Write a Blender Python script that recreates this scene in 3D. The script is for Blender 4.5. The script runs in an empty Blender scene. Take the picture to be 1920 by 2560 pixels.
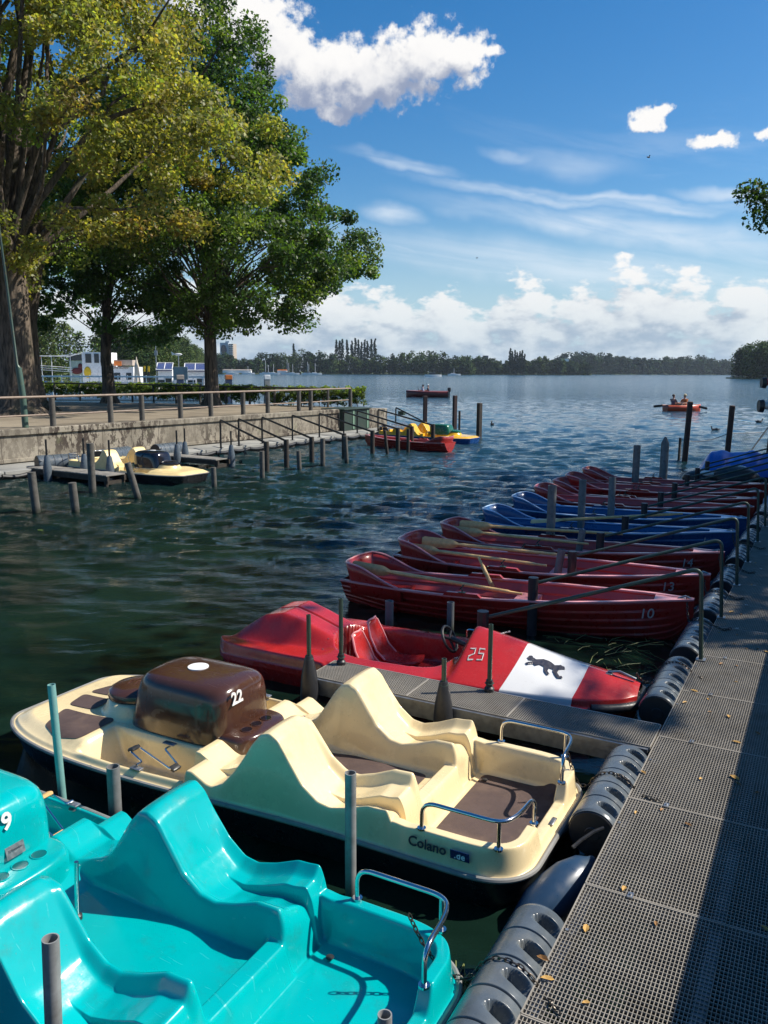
import bpy, bmesh, math, random
import numpy as np
from mathutils import Vector, Matrix, Euler
R = math.radians
rng = random.Random(7)
nr = np.random.RandomState(11)
SC = bpy.context.scene
COL = SC.collection

# ------------------------------------------------------------------ camera, light, exposure
CAM_H = 3.2; FPX = 2070.0
PITCH = math.atan(352 / FPX); ROLL = R(.3)
SUN_EL = R(46); SUN_AZ = R(84)          # azimuth clockwise from +Y
f_ = Vector((0, math.cos(PITCH), -math.sin(PITCH))); r_ = Vector((1, 0, 0)); u_ = r_.cross(f_)
r2_ = r_ * math.cos(ROLL) + u_ * math.sin(ROLL); u2_ = -r_ * math.sin(ROLL) + u_ * math.cos(ROLL)
cam = bpy.data.cameras.new('camera'); camo = bpy.data.objects.new('camera', cam); COL.objects.link(camo)
cam.sensor_fit = 'VERTICAL'; cam.sensor_height = 36; cam.lens = FPX / 2560 * 36
cam.clip_start = .05; cam.clip_end = 20000
camo.matrix_world = Matrix(((r2_.x, u2_.x, -f_.x, 0), (r2_.y, u2_.y, -f_.y, 0), (r2_.z, u2_.z, -f_.z, CAM_H), (0, 0, 0, 1)))
SC.camera = camo
SC.view_settings.view_transform = 'Standard'; SC.view_settings.look = 'None'
SC.view_settings.exposure = 0.62; SC.view_settings.gamma = 1
SC.cycles.use_denoising = True
SC.cycles.max_bounces = 8; SC.cycles.transparent_max_bounces = 12
SC.cycles.caustics_reflective = False; SC.cycles.caustics_refractive = False
SC.cycles.sample_clamp_indirect = 6
sl = bpy.data.lights.new('sun', 'SUN'); sl.energy = 4.6; sl.angle = R(.55); sl.color = (1, .93, .82)
so = bpy.data.objects.new('sun', sl); COL.objects.link(so)
SUNV = Vector((math.cos(SUN_EL) * math.sin(SUN_AZ), math.cos(SUN_EL) * math.cos(SUN_AZ), math.sin(SUN_EL)))
so.rotation_euler = SUNV.to_track_quat('Z', 'Y').to_euler(); so.location = (60, 10, 60)

def at(x, y, z):            # photo pixel -> point at height z
    d = f_ + r2_ * ((x - 960) / FPX) - u2_ * ((y - 1280) / FPX)
    t = (z - CAM_H) / d.z
    return Vector((0, 0, CAM_H)) + d * t
def atY(x, y, Y):           # photo pixel -> point at distance Y
    d = f_ + r2_ * ((x - 960) / FPX) - u2_ * ((y - 1280) / FPX)
    return Vector((0, 0, CAM_H)) + d * (Y / d.y)
def sky_dir(x, y):
    d = (f_ + r2_ * ((x - 960) / FPX) - u2_ * ((y - 1280) / FPX)).normalized()
    return math.atan2(d.x, d.y), math.asin(d.z)

# ------------------------------------------------------------------ node helpers
class NT:
    def __init__(s, tree): s.t = tree; s.n = tree.nodes; s.l = tree.links
    def node(s, kind, **kw):
        n = s.n.new(kind)
        for k, v in kw.items(): setattr(n, k, v)
        return n
    def put(s, sock, v):
        if v is None: return
        if hasattr(v, 'is_linked') or hasattr(v, 'links'): s.l.new(v, sock)
        else: sock.default_value = v
    def m(s, op, a, b=None, c=None, clamp=False):
        n = s.node('ShaderNodeMath', operation=op, use_clamp=clamp)
        s.put(n.inputs[0], a); s.put(n.inputs[1], b); s.put(n.inputs[2], c)
        return n.outputs[0]
    def v(s, op, a, b=None, out=0):
        n = s.node('ShaderNodeVectorMath', operation=op)
        s.put(n.inputs[0], a)
        if b is not None: s.put(n.inputs[1] if op != 'SCALE' else n.inputs[3], b)
        return n.outputs[out]
    def ss(s, a, b, x):      # smoothstep
        n = s.node('ShaderNodeMapRange', interpolation_type='SMOOTHSTEP')
        s.put(n.inputs['Value'], x); n.inputs['From Min'].default_value = a; n.inputs['From Max'].default_value = b
        return n.outputs[0]
    def lin(s, a, b, x, c=0, d=1):
        n = s.node('ShaderNodeMapRange'); s.put(n.inputs['Value'], x)
        n.inputs['From Min'].default_value = a; n.inputs['From Max'].default_value = b
        n.inputs['To Min'].default_value = c; n.inputs['To Max'].default_value = d
        return n.outputs[0]
    def noise(s, vec, scale, detail=4, rough=.55, dist=0, out=0):
        n = s.node('ShaderNodeTexNoise'); s.put(n.inputs['Vector'], vec)
        n.inputs['Scale'].default_value = scale; n.inputs['Detail'].default_value = detail
        n.inputs['Roughness'].default_value = rough; n.inputs['Distortion'].default_value = dist
        return n.outputs[out]
    def mix(s, fac, a, b, blend='MIX'):
        n = s.node('ShaderNodeMix', data_type='RGBA', blend_type=blend)
        s.put(n.inputs[0], fac)
        s.put(n.inputs[6], a if not isinstance(a, tuple) else (*a[:3], 1)); s.put(n.inputs[7], b if not isinstance(b, tuple) else (*b[:3], 1))
        return n.outputs[2]
    def xyz(s, x, y, z=0):
        n = s.node('ShaderNodeCombineXYZ'); s.put(n.inputs[0], x); s.put(n.inputs[1], y); s.put(n.inputs[2], z)
        return n.outputs[0]
    def bump(s, h, strength, dist=.01, normal=None):
        n = s.node('ShaderNodeBump'); s.put(n.inputs['Height'], h); n.inputs['Strength'].default_value = strength
        n.inputs['Distance'].default_value = dist
        if normal: s.put(n.inputs['Normal'], normal)
        return n.outputs[0]
MATS = {}
def newmat(name):
    m = bpy.data.materials.new(name); m.use_nodes = True
    nt = NT(m.node_tree); b = m.node_tree.nodes['Principled BSDF']
    MATS[name] = m
    return m, nt, b
def objco(nt, kind='Object'):
    return nt.node('ShaderNodeTexCoord').outputs[kind]
def simple(name, col, rough=.5, metal=0, band=None, var=.12, scale=6, dirt=None, dscale=2.5, damt=.5, bump=0, bscale=60, coat=0, spec=None, ior=None):
    m, nt, b = newmat(name); co = objco(nt)
    n1 = nt.noise(co, scale, 5, .6)
    lo = tuple(c * (1 - var) for c in col); hi = tuple(min(1, c * (1 + var)) for c in col)
    c = nt.mix(nt.lin(.3, .7, n1), lo, hi)
    if dirt:
        d = nt.m('MULTIPLY', nt.ss(.5, .72, nt.noise(co, dscale, 7, .65)), damt)
        c = nt.mix(d, c, dirt)
    if band:
        sz = nt.node('ShaderNodeSeparateXYZ'); nt.put(sz.inputs[0], co)
        c = nt.mix(nt.ss(.30, .12, nt.m('ADD', sz.outputs[2], nt.m('MULTIPLY', nt.noise(co, 14, 5, .7), .16))), c, band)
    nt.put(b.inputs['Base Color'], c)
    rr = nt.lin(.3, .7, nt.noise(co, scale * 3, 4), max(.02, rough * .75), min(1, rough * 1.25))
    nt.put(b.inputs['Roughness'], rr); b.inputs['Metallic'].default_value = metal
    if coat: b.inputs['Coat Weight'].default_value = coat; b.inputs['Coat Roughness'].default_value = .08
    if bump: nt.put(b.inputs['Normal'], nt.bump(nt.noise(co, bscale, 4), bump, .004))
    return m

# ------------------------------------------------------------------ world: sky with clouds
W = bpy.data.worlds.new('World'); SC.world = W; W.use_nodes = True
wt = NT(W.node_tree); W.node_tree.nodes.clear()
sky = wt.node('ShaderNodeTexSky', sky_type='NISHITA', sun_disc=False)
sky.sun_elevation = SUN_EL; sky.sun_rotation = SUN_AZ; sky.altitude = 30
sky.air_density = 1.0; sky.dust_density = .7; sky.ozone_density = 3.0
gd = wt.node('ShaderNodeTexCoord').outputs['Generated']
sp = wt.node('ShaderNodeSeparateXYZ'); wt.put(sp.inputs[0], gd)
az = wt.m('ARCTAN2', sp.outputs[0], sp.outputs[1]); el = wt.m('ARCSINE', sp.outputs[2])
P2 = wt.xyz(az, el, 0)
def blob(x, y, rx, ry, k=1.0):
    a, e = sky_dir(x, y); return (a, e, rx / FPX, ry / FPX, k)
CUM = [blob(520, 20, 120, 50), blob(620, 60, 100, 60), blob(690, 130, 80, 70), blob(790, 190, 110, 72), blob(930, 190, 140, 68), blob(1060, 150, 105, 64),
       blob(1150, 135, 75, 45), blob(900, 235, 130, 42), blob(820, 285, 40, 18), blob(1225, 125, 36, 12, .8),
       blob(1625, 290, 36, 22), blob(1600, 310, 24, 14), blob(1785, 352, 46, 18), blob(1915, 330, 26, 16), blob(400, -60, 110, 40), blob(1650, 275, 24, 13)]
grp = bpy.data.node_groups.new('CloudField', 'ShaderNodeTree')
grp.interface.new_socket('P', in_out='INPUT', socket_type='NodeSocketVector')
grp.interface.new_socket('D', in_out='OUTPUT', socket_type='NodeSocketFloat')
g = NT(grp); gi = g.node('NodeGroupInput'); go = g.node('NodeGroupOutput')
acc = None
PW = g.v('ADD', gi.outputs[0], g.v('SCALE', g.v('SUBTRACT', g.noise(gi.outputs[0], 42, 3, .6, 0, 1), (.5, .5, .5)), .022))
for a, e, ra, re, k in CUM:
    q = g.v('MULTIPLY', g.v('SUBTRACT', PW, (a, e, 0)), (1 / ra, 1 / re, 0))
    l = g.v('LENGTH', q, out=1)
    val = g.m('MULTIPLY', g.m('SUBTRACT', 1.28, l), k)
    acc = val if acc is None else g.m('SMOOTH_MAX', acc, val, .25)
nz = g.noise(gi.outputs[0], 30, 10, .62)
nzl = g.noise(g.v('ADD', gi.outputs[0], (3.1, 1.7, 0)), 11, 3, .5)
d1 = g.m('ADD', acc, g.m('ADD', g.m('MULTIPLY', g.m('SUBTRACT', nz, .5), 2.9), g.m('MULTIPLY', g.m('SUBTRACT', nzl, .5), 1.2)))
# low bank of cumulus above the horizon
se = g.node('ShaderNodeSeparateXYZ'); g.put(se.inputs[0], gi.outputs[0])
top = g.m('ADD', .098, g.m('MULTIPLY', g.m('SUBTRACT', g.noise(g.xyz(g.m('MULTIPLY', se.outputs[0], 1.0), 0, 0), 5.2, 3, .5), .5), .16))
bk = g.m('MULTIPLY', g.m('SUBTRACT', top, se.outputs[1]), 26)
nb = g.noise(g.v('MULTIPLY', gi.outputs[0], (1, 1.9, 1)), 21, 9, .56)
d2 = g.m('ADD', g.m('MINIMUM', bk, .85), g.m('MULTIPLY', g.m('SUBTRACT', nb, .5), 4.3))
g.put(go.inputs[0], g.m('MAXIMUM', d1, d2))
def field(vec):
    n = wt.node('ShaderNodeGroup', node_tree=grp); wt.put(n.inputs[0], vec); return n.outputs[0]
D0 = field(P2); D1 = field(wt.v('ADD', P2, (.010, .020, 0))); D2 = field(wt.v('ADD', P2, (.03, .035, 0)))
alpha = wt.ss(.05, .55, D0)
lit0 = wt.ss(-.55, .75, wt.m('ADD', wt.m('MULTIPLY', wt.m('SUBTRACT', D0, D1), .8), wt.m('MULTIPLY', wt.m('SUBTRACT', D0, D2), .35)))
lit = wt.m('SUBTRACT', 1, wt.ss(-.15, 1.55, wt.m('ADD', wt.m('MULTIPLY', D1, .6), wt.m('MULTIPLY', D2, .5))))
lit = wt.m('ADD', wt.m('MULTIPLY', lit, .45), wt.m('MULTIPLY', lit0, .55))
low = wt.ss(.14, .02, el)
ccol = wt.mix(lit, (1.8, 2.2, 3.2), (6.5, 6.4, 6.3))
ccol = wt.mix(wt.m('MULTIPLY', low, .48), ccol, (3.3, 4.4, 5.0))
# thin streaks of high cloud
ca, sa = math.cos(R(9)), math.sin(R(9))
rx = wt.m('ADD', wt.m('MULTIPLY', az, ca), wt.m('MULTIPLY', el, -sa)); ry = wt.m('ADD', wt.m('MULTIPLY', az, sa), wt.m('MULTIPLY', el, ca))
st1 = wt.noise(wt.xyz(wt.m('MULTIPLY', rx, 2.2), wt.m('MULTIPLY', ry, 17), 3.3), 1.6, 8, .6, .7)
CIR = [blob(1500, 560, 330, 26), blob(1700, 610, 200, 24), blob(1350, 490, 240, 12), blob(1560, 500, 230, 10), blob(1650, 520, 150, 9), blob(980, 530, 60, 18), blob(1800, 610, 130, 20),
       blob(1000, 410, 110, 12, .7), blob(1290, 385, 60, 12, .7), blob(1420, 400, 120, 26, .5), blob(1500, 680, 500, 40, .8), blob(1830, 500, 110, 12, .8), blob(1150, 660, 240, 28, .6)]
ca_ = None
PR = wt.xyz(rx, ry, 0)
wob = wt.v('SCALE', wt.v('SUBTRACT', wt.noise(P2, 9, 4, .55, 0, 1), (.5, .5, .5)), .045)
PR = wt.v('ADD', PR, wob)
for a, e, ra, re, k in CIR:
    a2, e2 = a * ca - e * sa, a * sa + e * ca
    l = wt.v('LENGTH', wt.v('MULTIPLY', wt.v('SUBTRACT', PR, (a2, e2, 0)), (1 / ra, 1 / re, 0)), out=1)
    val = wt.m('MULTIPLY', wt.ss(1.7, 0, l), k)
    ca_ = val if ca_ is None else wt.m('MAXIMUM', ca_, val)
cir = wt.m('MULTIPLY', ca_, wt.ss(.22, .62, st1))
veil = wt.m('MULTIPLY', wt.ss(.52, .75, wt.noise(wt.xyz(wt.m('MULTIPLY', rx, 3), wt.m('MULTIPLY', ry, 14), 9), 1.3, 7, .6, .5)), wt.m('MULTIPLY', wt.ss(.34, .12, el), .35))
cir = wt.m('MAXIMUM', wt.m('MULTIPLY', cir, .72), veil)
hs = wt.node('ShaderNodeHueSaturation'); hs.inputs['Saturation'].default_value = 1.42; hs.inputs['Value'].default_value = .83
wt.put(hs.inputs['Color'], sky.outputs[0])
skyc = hs.outputs[0]
skyc = wt.mix(wt.m('MULTIPLY', wt.ss(.20, .0, el), .85), skyc, (3.1, 4.4, 5.3))
skyc = wt.mix(cir, skyc, (5.6, 6.1, 6.6))
final = wt.mix(alpha, skyc, ccol)
bg = wt.node('ShaderNodeBackground'); wt.put(bg.inputs['Color'], final); bg.inputs['Strength'].default_value = .1
wo = wt.node('ShaderNodeOutputWorld'); wt.put(wo.inputs[0], bg.outputs[0])

# ------------------------------------------------------------------ mesh helpers
class MB:
    def __init__(s): s.v = []; s.f = []
    def add(s, vs, fs):
        o = len(s.v); s.v += [tuple(v) for v in vs]; s.f += [tuple(i + o for i in f) for f in fs]; return s
    def box(s, c, size, rot=None, bev=0, taper=1):
        hx, hy, hz = size[0] / 2, size[1] / 2, size[2] / 2
        M = (rot if isinstance(rot, Matrix) else Euler(rot).to_matrix()) if rot is not None else Matrix.Identity(3)
        if bev <= 0:
            vs = [(sx * hx * (taper if sz > 0 else 1), sy * hy * (taper if sz > 0 else 1), sz * hz) for sz in (-1, 1) for sy in (-1, 1) for sx in (-1, 1)]
            fs = [(0, 2, 3, 1), (4, 5, 7, 6), (0, 1, 5, 4), (2, 6, 7, 3), (0, 4, 6, 2), (1, 3, 7, 5)]
        else:
            b = min(bev, hx * .95, hy * .95, hz * .95); vs = []; 
            ring = lambda ix, iy, z: [(-ix, -hy + (hy - iy), z), ]
            def oct_(x, y, k, z): return [(-x + k, -y, z), (x - k, -y, z), (x, -y + k, z), (x, y - k, z), (x - k, y, z), (-x + k, y, z), (-x, y - k, z), (-x, -y + k, z)]
            for (x, y, z) in ((hx - b, hy - b, -hz), (hx, hy, -hz + b), (hx, hy, hz - b), (hx - b, hy - b, hz)):
                k = b * .6
                vs += oct_(x, y, k, z)
            fs = [tuple(range(7, -1, -1)), tuple(range(24, 32))]
            for r in range(3):
                for i in range(8): j = (i + 1) % 8; fs.append((r * 8 + i, r * 8 + j, r * 8 + 8 + j, r * 8 + 8 + i))
        C = Vector(c)
        return s.add([C + M @ Vector(v) for v in vs], fs)
    def tube(s, pts, r, n=10, cap=True, closed=False, hollow=0):
        pts = [Vector(p) for p in pts]; N = len(pts)
        rs = r if isinstance(r, (list, tuple)) else [r] * N
        T = []
        for i in range(N):
            a = pts[(i - 1) % N] if (closed or i > 0) else pts[i]; b = pts[(i + 1) % N] if (closed or i < N - 1) else pts[i]
            t = (b - a); T.append(t.normalized() if t.length > 1e-9 else Vector((0, 0, 1)))
        ref = Vector((0, 0, 1)) if abs(T[0].z) < .9 else Vector((1, 0, 0))
        X = T[0].cross(ref).normalized(); vs = []
        for i in range(N):
            X = (X - T[i] * X.dot(T[i])); X = X.normalized() if X.length > 1e-6 else T[i].orthogonal().normalized()
            Y = T[i].cross(X)
            for k in range(n):
                a = 2 * math.pi * k / n
                vs.append(pts[i] + (X * math.cos(a) + Y * math.sin(a)) * rs[i])
        fs = []
        for i in range(N if closed else N - 1):
            j = (i + 1) % N
            for k in range(n):
                l = (k + 1) % n; fs.append((i * n + k, i * n + l, j * n + l, j * n + k))
        if cap and not closed:
            fs.append(tuple(reversed(range(n)))); 
            if not hollow: fs.append(tuple((N - 1) * n + k for k in range(n)))
            else:
                o = len(vs); e = pts[-1]; t = T[-1]
                for k in range(n): vs.append(e + (Vector(vs[(N - 1) * n + k]) - e) * hollow)
                for k in range(n): vs.append(e + (Vector(vs[(N - 1) * n + k]) - e) * hollow - t * .12)
                for k in range(n):
                    l = (k + 1) % n; fs.append(((N - 1) * n + k, (N - 1) * n + l, o + l, o + k)); fs.append((o + k, o + l, o + n + l, o + n + k))
                fs.append(tuple(o + n + k for k in range(n)))
        return s.add(vs, fs)
    def cyl(s, a, b, r, n=14, r2=None, hollow=0):
        return s.tube([a, b], [r, r if r2 is None else r2], n, hollow=hollow)
    def lathe(s, prof, c=(0, 0, 0), n=20, M=None):      # prof: (r,z)
        vs = []; fs = []; C = Vector(c)
        for r, z in prof:
            for k in range(n):
                a = 2 * math.pi * k / n; p = Vector((r * math.cos(a), r * math.sin(a), z))
                vs.append(C + (M @ p if M else p))
        for i in range(len(prof) - 1):
            for k in range(n): l = (k + 1) % n; fs.append((i * n + k, i * n + l, (i + 1) * n + l, (i + 1) * n + k))
        fs.append(tuple(reversed(range(n)))); fs.append(tuple((len(prof) - 1) * n + k for k in range(n)))
        return s.add(vs, fs)
    def ell(s, c, r, n=12, m=8, M=None):
        prof = [(math.sin(math.pi * i / m), -math.cos(math.pi * i / m)) for i in range(m + 1)]
        prof[0] = (.02, -1); prof[-1] = (.02, 1)
        vs = []; fs = []; C = Vector(c)
        for rr, z in prof:
            for k in range(n):
                a = 2 * math.pi * k / n; p = Vector((rr * math.cos(a) * r[0], rr * math.sin(a) * r[1], z * r[2]))
                vs.append(C + (M @ p if M else p))
        for i in range(m):
            for k in range(n): l = (k + 1) % n; fs.append((i * n + k, i * n + l, (i + 1) * n + l, (i + 1) * n + k))
        fs.append(tuple(reversed(range(n)))); fs.append(tuple(m * n + k for k in range(n)))
        return s.add(vs, fs)
    def prism(s, poly, z0, z1):
        n = len(poly); vs = [(p[0], p[1], z0) for p in poly] + [(p[0], p[1], z1) for p in poly]
        fs = [tuple(reversed(range(n))), tuple(range(n, 2 * n))] + [(i, (i + 1) % n, n + (i + 1) % n, n + i) for i in range(n)]
        return s.add(vs, fs)
    def build(s, name, mat, parent=None, smooth=True, angle=40):
        return mk(name, s.v, s.f, mat, parent, smooth, angle)
def mk(name, vs, fs, mat, parent=None, smooth=True, angle=40):
    me = bpy.data.meshes.new(name); me.from_pydata([tuple(v) for v in vs], [], fs); me.update()
    if smooth:
        me.polygons.foreach_set('use_smooth', [True] * len(me.polygons))
        try: me.set_sharp_from_angle(angle=R(angle))
        except Exception: pass
    for m in (mat if isinstance(mat, (list, tuple)) else [mat]): me.materials.append(m)
    o = bpy.data.objects.new(name, me); COL.objects.link(o)
    if parent: o.parent = parent
    return o
def mknp(name, V, F, mat, parent=None, smooth=False, colors=None):     # fast quads
    me = bpy.data.meshes.new(name); nv, nf = len(V), len(F); k = F.shape[1]
    me.vertices.add(nv); me.vertices.foreach_set('co', np.asarray(V, np.float32).ravel())
    me.loops.add(nf * k); me.loops.foreach_set('vertex_index', np.asarray(F, np.int32).ravel())
    me.polygons.add(nf); me.polygons.foreach_set('loop_start', np.arange(0, nf * k, k, dtype=np.int32))
    me.polygons.foreach_set('loop_total', np.full(nf, k, np.int32))
    if smooth: me.polygons.foreach_set('use_smooth', np.ones(nf, bool))
    me.update(calc_edges=True)
    if colors is not None:
        at_ = me.color_attributes.new('Col', 'FLOAT_COLOR', 'POINT')
        at_.data.foreach_set('color', np.asarray(colors, np.float32).ravel())
    for m in (mat if isinstance(mat, (list, tuple)) else [mat]): me.materials.append(m)
    o = bpy.data.objects.new(name, me); COL.objects.link(o)
    if parent: o.parent = parent
    return o
def grid(name, X, Y, Z, mat, parent=None, flip=False):
    n, m = X.shape; V = np.stack([X, Y, Z], -1).reshape(-1, 3)
    i = np.arange(n - 1)[:, None] * m + np.arange(m - 1)[None, :]
    F = np.stack([i, i + 1, i + m + 1, i + m], -1).reshape(-1, 4)
    if flip: F = F[:, ::-1]
    return mknp(name, V, F, mat, parent, True)
def empty(name, loc=(0, 0, 0), rz=0, label=None, cat=None, group=None):
    o = bpy.data.objects.new(name, None); COL.objects.link(o); o.location = loc; o.rotation_euler = (0, 0, rz)
    o.empty_display_size = .2
    return tag(o, label, cat, group)
def tag(o, label=None, cat=None, group=None, kind=None):
    if label: o['label'] = label
    if cat: o['category'] = cat
    if group: o['group'] = group
    if kind: o['kind'] = kind
    return o
def copy_tree(o, parent=None):
    c = o.copy(); COL.objects.link(c)
    if parent: c.parent = parent
    for ch in list(o.children): copy_tree(ch, c)
    return c
def smooth_path(pts, rad=.08, n=5):     # round the corners of a polyline
    pts = [Vector(p) for p in pts]; out = [pts[0]]
    for i in range(1, len(pts) - 1):
        a, b, c = pts[i - 1], pts[i], pts[i + 1]
        r1 = min(rad, (a - b).length * .48); r2 = min(rad, (c - b).length * .48)
        p = b + (a - b).normalized() * r1; q = b + (c - b).normalized() * r2
        for k in range(n + 1):
            t = k / n; out.append(p * (1 - t) ** 2 + b * 2 * t * (1 - t) + q * t * t)
    return out + [pts[-1]]
def text(name, s, size, mat, parent, M, depth=.0015, bold=0, spacing=1):
    cu = bpy.data.curves.new(name, 'FONT'); cu.body = s; cu.size = size; cu.extrude = depth; cu.align_x = 'CENTER'; cu.align_y = 'CENTER'
    cu.offset = bold; cu.space_character = spacing; cu.resolution_u = 3
    o = bpy.data.objects.new(name, cu); COL.objects.link(o)
    bpy.context.view_layer.update()
    me = bpy.data.meshes.new_from_object(o.evaluated_get(bpy.context.evaluated_depsgraph_get()))
    bpy.data.objects.remove(o); bpy.data.curves.remove(cu)
    me.name = name; me.materials.clear(); me.materials.append(mat)
    o = bpy.data.objects.new(name, me); COL.objects.link(o)
    if parent: o.parent = parent
    o.matrix_local = M
    return o
def frame_m(loc, xdir, ydir):           # matrix with text x along xdir, y along ydir
    x = Vector(xdir).normalized(); z = x.cross(Vector(ydir)).normalized(); y = z.cross(x)
    return Matrix(((x.x, y.x, z.x, loc[0]), (x.y, y.y, z.y, loc[1]), (x.z, y.z, z.z, loc[2]), (0, 0, 0, 1)))
def sst(a, b, x):
    t = np.clip((x - a) / (b - a), 0, 1); return t * t * (3 - 2 * t)
def interp_s(keys, x, s=.02):           # smoothed piecewise-linear profile
    k = np.array(keys); g = np.linspace(-.3, 5.3, 2801); v = np.interp(g, k[:, 0], k[:, 1])
    w = np.exp(-.5 * (np.arange(-40, 41) * .002 / s) ** 2); w /= w.sum(); v = np.convolve(np.pad(v, 40, 'edge'), w, 'valid')
    return np.interp(x, g, v)

# frames: right dock (u along, w outward over the water), left dock (out, along)
DA = R(28.4); DD = Vector((math.sin(DA), math.cos(DA), 0)); DW = Vector((-math.cos(DA), math.sin(DA), 0)); DO = Vector((.67, 3.38, 0))
DROT = R(90) - DA
def dk(u, w, z=0): p = DO + DD * u + DW * w; return Vector((p.x, p.y, z))
LA = R(32); LE = Vector((math.sin(LA), math.cos(LA), 0)); LN = Vector((math.cos(LA), -math.sin(LA), 0)); LO = Vector((-11.65, 25.0, 0))
LROT = -LA
def lf(out, along, z=0): p = LO + LN * out + LE * along; return Vector((p.x, p.y, z))
# ------------------------------------------------------------------ materials
def gel(name, col, rough=.12, dirt=(.12, .1, .07), damt=.25, fade=.1):
    m, nt, b = newmat(name); co = objco(nt)
    c = nt.mix(nt.lin(.3, .7, nt.noise(co, 1.5, 4)), tuple(x * (1 - fade) for x in col), tuple(min(1, x * (1 + fade)) for x in col))
    d = nt.m('MULTIPLY', nt.ss(.52, .75, nt.noise(co, 3.5, 8, .7)), damt)
    sp = nt.ss(.70, .76, nt.noise(co, 70, 2, .5))
    d = nt.m('MAXIMUM', d, nt.m('MULTIPLY', sp, damt * 1.2))
    c = nt.mix(d, c, dirt)
    scr = nt.ss(.66, .70, nt.noise(nt.v('MULTIPLY', nt.v('ADD', co, nt.v('SCALE', nt.noise(co, 2, 2, .5, 0, 1), .25)), (55, 4, 9)), 1.0, 2, .5))
    c = nt.mix(nt.m('MULTIPLY', scr, .04), c, tuple(min(1, x * .7 + .18) for x in col))
    nt.put(b.inputs['Base Color'], c)
    nt.put(b.inputs['Roughness'], nt.m('ADD', nt.lin(.35, .75, nt.noise(co, 9, 6, .7), rough * .7, rough * 1.9), nt.m('ADD', nt.m('MULTIPLY', d, .4), nt.m('MULTIPLY', scr, .15))))
    b.inputs['Coat Weight'].default_value = .35; b.inputs['Coat Roughness'].default_value = .06
    nt.put(b.inputs['Normal'], nt.bump(nt.noise(co, 14, 3), .05, .01))
    return m
teal = gel('teal_gelcoat', (.0, .36, .37), .15, (.02, .14, .12), .4)
cream = gel('cream_gelcoat', (.78, .63, .36), .2, (.30, .24, .14), .5)
brown = gel('brown_gelcoat', (.058, .024, .015), .17, (.08, .055, .04), .3)
redg = gel('red_gelcoat', (.42, .02, .018), .22, (.10, .03, .03), .35, .18)
whiteg = gel('white_gelcoat', (.72, .72, .70), .15, (.35, .33, .30), .25)
yellowg = gel('yellow_gelcoat', (.75, .42, .015), .2)
blueg = gel('blue_gelcoat', (.008, .06, .24), .22, (.03, .05, .08), .3)
navy = gel('navy_hull', (.006, .02, .09), .25)
greeng = gel('green_gelcoat', (.01, .11, .055), .2)
blackg = gel('black_gelcoat', (.008, .008, .014), .08)
darkhull = gel('dark_hull', (.010, .010, .012), .3, (.06, .06, .045), .4)
matbrown = simple('brown_mat', (.080, .052, .045), .75, var=.15, scale=5, dirt=(.2, .13, .09), dscale=3, damt=.35, bump=.5, bscale=240)
chrome = simple('chrome_tube', (.62, .62, .62), .12, 1, var=.04)
tubegrey = simple('weathered_tube', (.24, .245, .24), .5, .15, (.03, .035, .02), var=.25, scale=9, dirt=(.10, .08, .06), dscale=5, damt=.7)
galv = simple('galvanised_steel', (.36, .37, .38), .42, .85, var=.2, scale=14, dirt=(.16, .14, .11), damt=.5)
grate = simple('grating_steel', (.31, .285, .245), .6, .1, var=.15, scale=4, dirt=(.2, .17, .13), damt=.45)
rubber = simple('black_rubber', (.02, .021, .024), .45, var=.2, scale=12, dirt=(.10, .10, .09), damt=.4)
fendm = simple('fender_plastic', (.085, .105, .125), .27, var=.25, scale=5, dirt=(.18, .18, .16), dscale=4, damt=.5, bump=.08, bscale=30)
bluebuoy = simple('blue_buoy', (.02, .05, .10), .35, dirt=(.08, .1, .1))
rimgrey = simple('grey_rim_rubber', (.22, .22, .21), .5, dirt=(.1, .09, .07), damt=.6, scale=9)
greenpaint = simple('green_painted_steel', (.035, .065, .05), .45, .2, dirt=(.12, .06, .03), dscale=7, damt=.55, scale=10)
blacksteel = simple('black_steel', (.012, .014, .016), .5, .3, dirt=(.06, .04, .03), damt=.3)
pilem = simple('plastic_pile', (.15, .155, .155), .6, band=(.022, .030, .014), var=.25, scale=8, dirt=(.05, .05, .04), dscale=3, damt=.7, bump=.2, bscale=30)
tealpole = simple('pale_teal_pole', (.16, .33, .31), .5, dirt=(.25, .25, .2), damt=.5)
darkwood = simple('dark_wet_wood', (.035, .028, .022), .7, var=.35, scale=9, dirt=(.11, .09, .06), damt=.5, bump=.4, bscale=25)
oarwood = simple('varnished_oar_wood', (.66, .42, .17), .35, var=.2, scale=14, dirt=(.25, .13, .06), damt=.4)
whitepaint = simple('white_paint', (.78, .78, .76), .5, dirt=(.4, .38, .33), damt=.35)
wornwhite = simple('worn_white_lettering', (.55, .52, .5), .6, dirt=(.25, .08, .08), dscale=30, damt=.8)
blacktext = simple('black_lettering', (.02, .022, .04), .5)
chainm = simple('chain_steel', (.10, .09, .08), .4, .9, dirt=(.14, .06, .03), damt=.5, scale=30)
leafdry = simple('dry_leaf', (.50, .30, .08), .7, var=.4, scale=20)
leafbrown = simple('brown_leaf', (.26, .13, .04), .7, var=.4, scale=20)
glass = simple('dark_glass', (.03, .04, .045), .06, 0, var=.05)
decal = simple('worn_white_decal', (.72, .71, .68), .45, dirt=(.35, .28, .22), dscale=38, damt=.55)
yellowp = simple('yellow_paint', (.75, .48, .02), .5)
orangep = simple('orange_paint', (.55, .16, .03), .5)
skin = simple('skin', (.42, .22, .15), .6)
bluetarp = gel('blue_tarpaulin', (.01, .12, .52), .35, (.1, .2, .4), .3)
solar = simple('solar_panel', (.06, .07, .17), .2, 0, scale=.8)
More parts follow.
